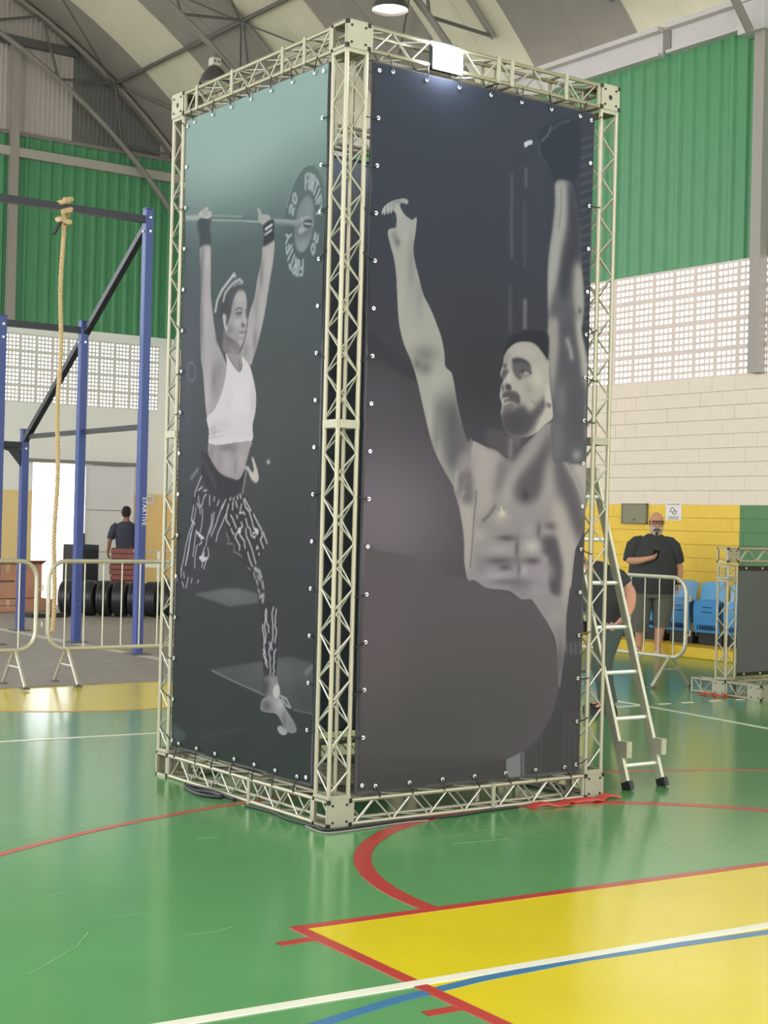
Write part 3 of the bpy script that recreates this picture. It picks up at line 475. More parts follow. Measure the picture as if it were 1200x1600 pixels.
ART_R=json.loads('''[["g","","",[[4231,[70,75,84]],[3510,[67,72,79]],[2968,[66,69,75]],[2570,[70,70,73]],[2245,[76,74,77]],[1846,[84,80,83]],[1338,[84,80,82]],[138,[76,75,69]]],[],0,1,0],["b","","",[244,1696,585,460,0],[122,112,116],0,0.75,0],["b","","",[354,1632,419,265,0],[131,120,124],0,0.5,0],["b","","",[227,2264,230,175,0],[92,88,92],0,0.7,0],["p","","",[201,2655,297,2609,408,2552,507,2483,551,2408,411,2453,300,2500,205,2552],[64,64,68],10,0.75,0],["b","","",[1011,2487,303,345,0],[62,62,65],0,0.7,0],["p","","",[1178,3015,1201,3017,1210,2741,1187,2739],[84,90,96],5,0.85,1],["p","","",[1173,3657,1194,3660,1210,3171,1188,3168],[88,95,102],5,0.85,1],["p","","",[1276,3708,1296,3711,1300,3594,1280,3591],[96,104,112],5,0.85,1],["p","","",[1274,3519,1290,3522,1302,3123,1287,3121],[82,88,96],5,0.85,1],["p","","",[1288,2944,1316,2947,1321,2771,1293,2769],[116,118,120],5,0.85,1],["p","","",[1268,3850,1321,3873,1327,3851,1297,3838,1276,3821],[203,208,218],3,1,0],["s","","",[1707,3932,1833,3987],[98,108,115],5,0.55,9],["s","","",[1709,3880,1834,3935],[98,108,115],5,0.55,12],["s","","",[1710,3828,1836,3883],[98,108,115],5,0.55,15],["s","","",[1712,3777,1838,3830],[98,108,115],5,0.55,9],["s","","",[1714,3725,1839,3778],[98,108,115],5,0.55,12],["s","","",[1724,3674,1841,3726],[98,108,115],5,0.55,15],["s","","",[1725,3622,1843,3674],[98,108,115],5,0.55,9],["s","","",[1727,3571,1844,3621],[98,108,115],5,0.55,12],["s","","",[1729,3519,1846,3569],[98,108,115],5,0.55,15],["s","","",[1730,3467,1848,3517],[98,108,115],5,0.55,9],["s","","",[1732,3415,1850,3465],[98,108,115],5,0.55,12],["s","","",[1734,3363,1851,3412],[98,108,115],5,0.55,15],["s","","",[1735,3311,1853,3360],[98,108,115],5,0.55,9],["s","","",[1737,3259,1855,3308],[98,108,115],5,0.55,12],["s","","",[1739,3207,1856,3255],[98,108,115],5,0.55,15],["s","","",[1740,3155,1858,3203],[98,108,115],5,0.55,9],["s","","",[1742,3103,1860,3151],[98,108,115],5,0.55,12],["s","","",[1744,3052,1861,3099],[98,108,115],5,0.55,15],["s","","",[1745,3000,1863,3046],[98,108,115],5,0.55,9],["s","","",[1747,2948,1865,2994],[98,108,115],5,0.55,12],["s","","",[1749,2896,1867,2941],[98,108,115],5,0.55,15],["s","","",[1751,2844,1868,2889],[98,108,115],5,0.55,9],["s","","",[1307,3701,1439,3751],[78,84,90],6,0.4,7],["s","","",[1309,3642,1441,3692],[78,84,90],6,0.4,7],["s","","",[1311,3584,1443,3633],[78,84,90],6,0.4,7],["s","","",[1313,3525,1445,3573],[78,84,90],6,0.4,7],["s","","",[1315,3466,1447,3514],[78,84,90],6,0.4,7],["s","","",[1317,3407,1449,3455],[78,84,90],6,0.4,7],["s","","",[1319,3349,1450,3396],[78,84,90],6,0.4,7],["s","","",[1320,3290,1452,3336],[78,84,90],6,0.4,7],["s","","",[1322,3231,1454,3277],[78,84,90],6,0.4,7],["s","","",[1324,3172,1456,3218],[78,84,90],6,0.4,7],["s","","",[1326,3114,1458,3159],[78,84,90],6,0.4,7],["s","","",[1328,3055,1460,3099],[78,84,90],6,0.4,7],["s","","",[1330,2996,1462,3040],[78,84,90],6,0.4,7],["s","","",[1332,2937,1464,2981],[78,84,90],6,0.4,7],["p","","",[1363,3923,1455,3986,1582,4043,1696,4027,1706,3799,1658,3671,1522,3656,1480,3728,1407,3764],[58,64,73],12,0.9,0],["s","","",[1403,3882,1449,3925,1472,3977],[122,131,141],5,0.8,8],["s","","",[1488,3968,1534,4005,1614,4037],[104,112,122],6,0.7,7],["s","","",[1372,3877,1390,3797,1447,3746],[96,104,112],6,0.7,7],["p","ball","",[217,1520,304,1477,510,1451,624,1401,768,1345,936,1319,1079,1269,1200,1251,1325,1203,1418,1190,1500,1118,1566,1028,1611,877,1644,690,1598,530,1522,415,1445,348,1353,307,1246,277,1050,270,220,265,209,810],[101,94,94],6,1,1],["b","","ball",[978,666,877,484,0],[92,89,83],0,0.85,0],["b","","ball",[473,412,725,290,0],[85,83,74],0,0.8,0],["b","","ball",[358,1025,165,386,0],[106,93,92],0,0.6,0],["p","","",[218,352,1049,317,1261,284,1265,173,223,166],[80,77,71],20,0.7,1],["p","","",[1246,277,1356,309,1361,165,1250,165],[133,133,126],3,1,1],["p","","",[1365,311,1387,317,1392,165,1370,165],[120,120,114],3,0.8,1],["s","","",[1412,398,1419,185],[94,94,90],6,0.6,10],["s","","",[1447,396,1454,182],[94,94,90],6,0.6,10],["s","","",[1482,394,1488,179],[94,94,90],6,0.6,10],["s","","",[1515,391,1522,177],[94,94,90],6,0.6,10],["s","","",[1695,513,1706,187],[96,98,94],6,0.55,10],["s","","",[1736,511,1746,184],[96,98,94],6,0.55,10],["s","","",[1774,509,1784,181],[96,98,94],6,0.55,10],["s","","",[1813,506,1824,178],[96,98,94],6,0.55,10],["s","","",[1690,935,1691,880],[133,132,131],8,0.6,12],["s","","",[1730,933,1732,879],[133,132,131],8,0.6,12],["s","","",[1766,933,1768,878],[133,132,131],8,0.6,12],["s","","",[1804,932,1806,877],[133,132,131],8,0.6,12],["p","torso","",[943,2104,1029,2077,1121,2057,1186,2017,1232,2034,1305,2087,1397,2156,1528,2242,1801,2258,1816,1787,1815,1626,1771,1533,1748,1478,1725,1273,1719,1279,1700,1166,1689,1086,1685,933,1670,840,1642,675,1624,802,1604,948,1553,1042,1471,1136,1408,1199,1330,1203,1235,1252,1076,1269,984,1313,930,1319,903,1416,902,1409,893,1561,853,1726,809,1842,853,1996,935,2069],[153,147,142],3.5,1,0],["p","","torso",[1547,2258,1812,2273,1819,2053,1729,2078,1692,2010,1613,2029,1553,2062],[102,98,99],40,0.85,0],["p","","torso",[925,2103,1029,2087,1139,2054,1187,1996,1161,1925,1110,1824,1076,1739,988,1667,971,1778,936,1895,924,1999],[176,168,159],30,0.9,0],["p","","torso",[1140,2008,1205,2011,1189,1926,1146,1825,1101,1817,1116,1916],[120,114,113],45,0.9,0],["p","","torso",[1538,2243,1492,2175,1399,2077,1271,1964,1191,1869,1157,1762,1231,1757,1265,1872,1328,1959,1438,2057,1531,2155],[178,170,161],40,0.9,0],["p","","torso",[1534,2199,1529,2054,1494,1937,1469,1835,1428,1784,1353,1764,1277,1780,1248,1814,1273,1893,1346,1967,1438,2071],[98,93,94],40,0.95,0],["p","","torso",[1516,2025,1555,2012,1568,1896,1561,1809,1468,1727,1402,1711,1465,1807,1490,1915],[172,164,156],40,0.9,0],["p","","torso",[1564,2041,1622,2029,1694,1945,1756,1844,1794,1743,1817,1670,1810,1574,1766,1540,1714,1631,1661,1739,1599,1840,1567,1933],[100,95,96],40,0.9,0],["p","","torso",[1728,2089,1805,2045,1817,1817,1775,1889,1712,1975],[191,183,168],25,0.9,0],["s","","torso",[1652,2009,1714,1931,1771,1845,1798,1780],[185,177,166],14,0.8,18],["p","","torso",[1553,1780,1641,1753,1704,1624,1766,1529,1748,1478,1728,1261,1652,1261,1632,1412,1589,1549,1556,1664],[185,176,162],40,0.95,0],["p","","torso",[1473,1562,1588,1571,1640,1462,1663,1361,1658,1230,1599,1230,1586,1346,1515,1440,1470,1519],[92,87,89],30,0.95,0],["p","","torso",[1542,1366,1640,1346,1635,1246,1600,1220,1555,1253],[92,88,88],16,0.95,0],["p","","torso",[1616,1565,1687,1566,1726,1473,1721,1346,1691,1166,1665,1140,1642,1286,1665,1399],[185,176,164],30,0.7,0],["b","","torso",[1337,1803,32,34,0],[80,76,78],0,0.95,0],["b","","torso",[1543,1628,48,29,0],[112,104,105],0,0.9,0],["b","","torso",[1520,1599,48,19,0],[170,162,159],0,0.7,0],["b","","torso",[1448,1605,19,50,0],[106,98,100],0,0.85,0],["b","","torso",[1160,1678,64,43,0],[183,174,162],0,0.8,0],["b","","torso",[1317,1702,104,42,0],[162,153,151],0,0.7,0],["b","","torso",[1372,1611,47,43,0],[170,161,160],0,0.8,0],["b","","torso",[1009,1570,54,42,0],[178,170,160],0,0.8,0],["b","","torso",[1157,1491,101,30,0],[172,163,161],0,0.9,0],["b","","torso",[1403,1511,67,42,0],[197,189,178],0,0.95,0],["b","","torso",[1143,1336,111,26,0],[172,162,162],0,0.9,0],["b","","torso",[1413,1364,95,40,0],[162,151,153],0,0.8,0],["b","","torso",[1496,1429,43,29,0],[183,173,170],0,0.8,0],["b","","torso",[1346,1364,29,36,0],[185,175,172],0,0.7,0],["b","","torso",[1210,1557,67,18,0],[98,90,92],0,0.95,0],["b","","torso",[1163,1424,116,24,0],[104,96,98],0,0.95,0],["b","","torso",[1206,1387,46,18,0],[98,90,92],0,0.9,0],["b","","torso",[1411,1426,68,20,0],[100,91,94],0,0.95,0],["b","","torso",[1286,1495,17,63,0],[108,99,101],0,0.85,0],["b","","torso",[1306,1382,15,50,0],[118,109,111],0,0.8,0],["b","","torso",[1033,1388,36,42,0],[139,130,131],0,0.7,0],["b","","torso",[1236,1304,131,19,0],[118,110,111],0,0.8,0],["b","","torso",[1311,1287,77,39,0],[122,114,115],0,0.8,0],["b","","torso",[1458,1247,53,32,0],[164,154,156],0,0.8,0],["b","","torso",[1517,1346,70,40,0],[166,156,158],0,0.7,0],["b","","torso",[1592,1194,44,33,0],[162,153,148],0,0.7,0],["b","","torso",[1604,1088,63,40,0],[168,160,150],0,0.8,0],["b","","torso",[1639,821,54,146,0],[108,104,99],0,0.9,0],["b","","torso",[1346,1235,52,32,0],[143,134,135],0,0.7,0],["s","","torso",[1112,1736,1082,1693,1033,1654],[104,97,95],8,0.85,14],["p","","torso",[843,1733,922,1756,966,1722,967,1513,945,1374,907,1388,889,1561],[183,174,160],25,0.85,0],["s","","torso",[976,1820,974,1757,967,1701,964,1639,957,1513,947,1388],[94,88,86],4,0.85,6],["b","","torso",[1169,1695,25,18,0],[220,210,178],0,0.9,0],["s","","torso",[1160,1734,1166,1706],[235,226,205],3,0.9,7],["p","","",[1037,2182,1159,2174,1331,2162,1401,2171,1320,2087,1246,2004,1177,2023,1108,2062,1041,2082],[90,86,88],18,0.95,0],["s","","",[1222,2119,1218,2072,1219,2035],[145,138,134],14,0.9,26],["b","","",[1270,2122,28,37,0],[112,106,104],0,0.8,0],["p","armL","",[316,3215,373,3242,393,3272,440,3306,479,3295,509,3312,502,3220,489,3140,503,3063,533,2977,564,2891,616,2818,660,2740,698,2665,723,2576,732,2509,776,2478,800,2412,825,2311,857,2210,881,2143,912,2091,933,2115,932,1977,940,1885,884,1803,822,1830,720,1953,653,2063,606,2196,568,2317,529,2437,491,2523,440,2608,403,2716,385,2861,376,2971,359,3068,332,3142],[170,169,156],3.5,1,0],["b","","armL",[478,3049,28,144,0],[139,140,135],0,0.8,0],["b","","armL",[361,3190,19,33,0],[130,131,126],0,0.7,0],["b","","armL",[382,3160,19,22,0],[98,98,98],0,0.8,0],["b","","armL",[429,3221,30,55,0],[178,176,164],0,0.7,0],["b","","armL",[536,2888,31,122,0],[145,145,137],0,0.7,0],["b","","armL",[400,2818,30,154,0],[183,180,166],0,0.5,0],["b","","armL",[588,2568,85,45,0],[118,116,110],0,0.7,0],["b","","armL",[590,2490,48,38,0],[108,104,100],0,0.7,0],["b","","armL",[534,2508,28,34,0],[112,108,104],0,0.7,0],["b","","armL",[473,2659,56,78,0],[178,176,162],0,0.5,0],["b","","armL",[734,2444,43,67,0],[172,170,158],0,0.6,0],["b","","armL",[678,2406,57,67,0],[180,178,164],0,0.6,0],["b","","armL",[725,2263,72,91,0],[118,116,114],0,0.85,0],["b","","armL",[799,2222,58,137,0],[96,95,96],0,0.9,0],["b","","armL",[701,2114,57,113,0],[120,118,115],0,0.8,0],["b","","armL",[627,2211,23,123,0],[183,179,166],0,0.7,0],["b","","armL",[704,2024,26,102,0],[172,168,158],0,0.7,0],["b","","armL",[820,1995,73,102,0],[98,95,96],0,0.85,0],["b","","armL",[892,2032,29,80,0],[116,112,112],0,0.6,0],["b","","armL",[852,1905,44,46,0],[156,150,145],0,0.6,0],["b","","armL",[910,1907,27,68,0],[118,110,112],0,0.7,0],["p","","armL",[749,2225,872,2225,927,2166,935,2069,931,1999,861,2024,819,1967,756,2019],[100,97,98],50,0.85,0],["p","","",[844,2016,896,2039,939,2076,944,1916,900,1901,829,1905],[156,148,144],40,0.8,0],["p","","",[843,1906,935,1923,947,1763,896,1752,845,1816],[118,110,111],30,0.9,0],["s","","",[831,1919,827,1877,823,1839],[178,171,166],9,0.8,16],["s","","",[856,1754,868,1789,885,1817],[176,168,164],10,0.8,14],["s","","",[875,1844,901,1880],[151,143,141],8,0.7,10],["p","handL","",[373,3238,374,3286,365,3318,346,3330,337,3311,323,3320,317,3303,303,3312,292,3297,281,3306,272,3298,275,3324,308,3360,348,3383,396,3400,434,3406,451,3391,438,3375,421,3380,396,3372,400,3350,423,3323,454,3300,471,3282,442,3223,394,3217],[170,169,159],3.5,1,0],["b","","handL",[315,3339,47,20,0],[193,195,193],0,0.7,0],["b","","handL",[382,3381,41,11,0],[124,128,131],0,0.7,0],["b","","handL",[391,3322,14,34,0],[187,187,180],0,0.6,0],["s","","handL",[328,3357,327,3318],[104,108,110],3,0.8,5],["s","","handL",[353,3366,346,3326],[104,108,110],3,0.8,5],["s","","handL",[304,3346,303,3309],[104,108,110],3,0.8,5],["p","armR","",[1521,3662,1629,3678,1660,3635,1718,3437,1737,3270,1754,3139,1772,2983,1761,2857,1754,2813,1774,2744,1812,2623,1816,2438,1810,2220,1812,2028,1729,2004,1641,2017,1555,2013,1534,2162,1534,2263,1541,2312,1522,2418,1503,2523,1485,2628,1476,2734,1480,2841,1469,3071,1479,3239,1503,3385,1518,3530],[98,98,100],4,1,0],["p","","armR",[1506,3660,1618,3671,1629,3570,1618,3424,1582,3275,1555,3116,1511,2980,1468,2856,1452,3093,1471,3238,1498,3384,1515,3530],[170,170,159],26,0.95,0],["p","","armR",[1618,3665,1668,3636,1723,3438,1733,3270,1674,3190,1645,3066,1608,2966,1565,3057,1592,3228,1635,3402],[72,73,78],30,0.95,0],["p","","armR",[1698,3193,1760,3152,1780,2959,1764,2849,1717,2880,1680,2998],[172,170,158],26,0.95,0],["b","","armR",[1735,2921,15,19,0],[96,94,93],0,0.9,0],["s","","armR",[1563,3632,1571,3514,1554,3392],[118,119,117],6,0.7,7],["p","","armR",[1471,2840,1564,2849,1574,2743,1574,2646,1559,2549,1545,2419,1537,2354,1511,2470,1495,2544,1482,2628],[162,158,149],30,0.95,0],["p","","armR",[1690,2867,1767,2863,1761,2808,1786,2729,1815,2617,1817,2460,1778,2522,1745,2628,1712,2744],[187,184,168],26,0.95,0],["p","","armR",[1578,2850,1686,2861,1708,2744,1738,2627,1726,2540,1676,2504,1624,2532,1579,2582,1582,2717],[92,92,95],26,0.95,0],["s","","armR",[1640,2733,1663,2686,1679,2639],[176,174,166],14,0.9,26],["p","","armR",[1577,2432,1619,2478,1649,2426,1645,2340,1618,2290,1581,2314],[133,131,128],40,0.8,0],["p","","armR",[1655,2481,1765,2478,1777,2327,1768,2136,1709,2160,1660,2319],[92,90,92],40,0.85,0],["p","","armR",[1533,2247,1612,2236,1631,2102,1598,2015,1544,2013],[122,119,118],40,0.8,0],["s","","armR",[1811,2459,1806,2328,1806,2165],[145,142,139],10,0.7,14],["b","","armR",[1741,2059,37,32,0],[170,163,154],0,0.8,0],["p","head","",[1152,2559,1156,2598,1185,2646,1239,2685,1293,2699,1356,2701,1407,2681,1451,2642,1494,2602,1504,2523,1522,2418,1542,2312,1537,2262,1477,2222,1408,2170,1332,2146,1242,2141,1176,2182,1144,2266,1151,2319,1134,2370,1141,2433,1157,2465,1132,2492,1141,2527],[174,169,157],3.5,1,0],["p","","",[1159,2565,1161,2638,1200,2707,1271,2751,1361,2770,1466,2765,1493,2725,1490,2607,1464,2626,1451,2642,1407,2681,1356,2701,1293,2699,1239,2685,1185,2646,1156,2598],[56,56,60],10,0.97,0],["b","","head",[1316,2646,105,37,0],[185,180,167],0,0.8,0],["b","","head",[1419,2495,63,68,0],[199,194,176],0,0.9,0],["b","","head",[1302,2418,42,37,0],[183,176,162],0,0.7,0],["b","","head",[1197,2479,23,37,0],[197,192,177],0,0.9,0],["b","","head",[1173,2592,27,36,0],[145,142,136],0,0.7,0],["b","","head",[1466,2563,35,64,0],[183,177,164],0,0.7,0],["b","","head",[1351,2427,42,37,0],[156,149,140],0,0.6,0],["p","","head",[1218,2585,1242,2595,1290,2597,1335,2584,1359,2560,1369,2515,1348,2506,1300,2487,1280,2473,1245,2497,1227,2523],[98,95,94],10,0.95,0],["p","","head",[1218,2584,1248,2599,1297,2598,1340,2581,1362,2552,1325,2570,1283,2576,1236,2567],[78,76,77],6,0.95,0],["p","","head",[1285,2513,1313,2526,1342,2523,1362,2517,1327,2508,1300,2507],[193,188,176],4,0.95,0],["b","","head",[1303,2520,12,9,0],[62,60,62],0,0.95,0],["s","","head",[1280,2524,1309,2537,1342,2531,1367,2518],[74,71,72],3,0.95,6],["p","","head",[1286,2501,1327,2503,1362,2512,1342,2490,1307,2477],[156,149,141],8,0.7,0],["p","","head",[1136,2469,1146,2509,1165,2529,1194,2524,1180,2492,1157,2468],[94,91,91],6,0.95,0],["p","","head",[1153,2553,1178,2560,1176,2539,1157,2532],[82,80,80],5,0.95,0],["p","","head",[1172,2439,1205,2445,1222,2424,1210,2408,1182,2409],[78,74,75],5,0.95,0],["p","","head",[1145,2441,1158,2436,1169,2410,1156,2400,1143,2412],[108,104,101],6,0.95,0],["s","","head",[1222,2441,1233,2427,1230,2411],[197,191,176],4,0.8,8],["p","","head",[1158,2391,1199,2407,1249,2405,1281,2385,1289,2346,1272,2329,1236,2343,1191,2343,1161,2327,1177,2361,1155,2355],[92,86,86],6,0.95,0],["s","","head",[1153,2337,1167,2358,1197,2364],[191,184,172],3,0.9,7],["p","","head",[1165,2320,1205,2336,1244,2334,1233,2306,1196,2284,1164,2284],[122,114,112],6,0.95,0],["s","","head",[1146,2277,1149,2306,1168,2326,1195,2336],[187,179,168],4,0.9,8],["p","","head",[1143,2269,1169,2281,1223,2299,1264,2318,1300,2331,1333,2318,1362,2293,1417,2331,1471,2387,1486,2362,1464,2304,1426,2262,1396,2213,1332,2151,1242,2136,1166,2176],[86,83,85],24,0.95,0],["b","","head",[1253,2226,104,58,0],[80,78,81],0,0.9,0],["s","","head",[1374,2365,1384,2352],[112,107,102],3,0.55,5],["s","","head",[1400,2339,1411,2326],[112,107,102],3,0.55,5],["s","","head",[1427,2312,1438,2299],[112,107,102],3,0.55,5],["s","","head",[1454,2286,1465,2273],[112,107,102],3,0.55,5],["s","","head",[1481,2259,1492,2246],[112,107,102],3,0.55,5],["s","","head",[1399,2348,1409,2335],[112,107,102],3,0.55,5],["s","","head",[1426,2322,1436,2309],[112,107,102],3,0.55,5],["s","","head",[1452,2295,1463,2282],[112,107,102],3,0.55,5],["s","","head",[1480,2269,1490,2255],[112,107,102],3,0.55,5],["s","","head",[1397,2358,1407,2344],[112,107,102],3,0.55,5],["s","","head",[1424,2331,1434,2318],[112,107,102],3,0.55,5],["s","","head",[1451,2305,1461,2292],[112,107,102],3,0.55,5],["s","","head",[1478,2278,1488,2265],[112,107,102],3,0.55,5],["s","","head",[1399,2245,1409,2232],[112,107,102],3,0.55,5],["s","","head",[1422,2341,1432,2328],[112,107,102],3,0.55,5],["s","","head",[1449,2314,1459,2301],[112,107,102],3,0.55,5],["s","","head",[1476,2288,1486,2274],[112,107,102],3,0.55,5],["s","","head",[1397,2255,1408,2242],[112,107,102],3,0.55,5],["s","","head",[1420,2350,1431,2337],[112,107,102],3,0.55,5],["s","","head",[1447,2324,1458,2310],[112,107,102],3,0.55,5],["s","","head",[1474,2297,1485,2284],[112,107,102],3,0.55,5],["s","","head",[1396,2264,1406,2251],[112,107,102],3,0.55,5],["s","","head",[1419,2360,1429,2346],[112,107,102],3,0.55,5],["s","","head",[1446,2333,1456,2320],[112,107,102],3,0.55,5],["s","","head",[1473,2307,1483,2293],[112,107,102],3,0.55,5],["s","","head",[1394,2274,1404,2261],[112,107,102],3,0.55,5],["p","","head",[1538,2272,1477,2220,1408,2171,1441,2247,1474,2308,1509,2334,1538,2322],[195,189,172],10,0.95,0],["p","","head",[1484,2474,1513,2428,1533,2365,1532,2333,1501,2339,1479,2372],[199,193,177],5,0.95,0],["p","","head",[1492,2360,1515,2350,1530,2346,1509,2327],[92,88,86],5,0.95,0]]''')
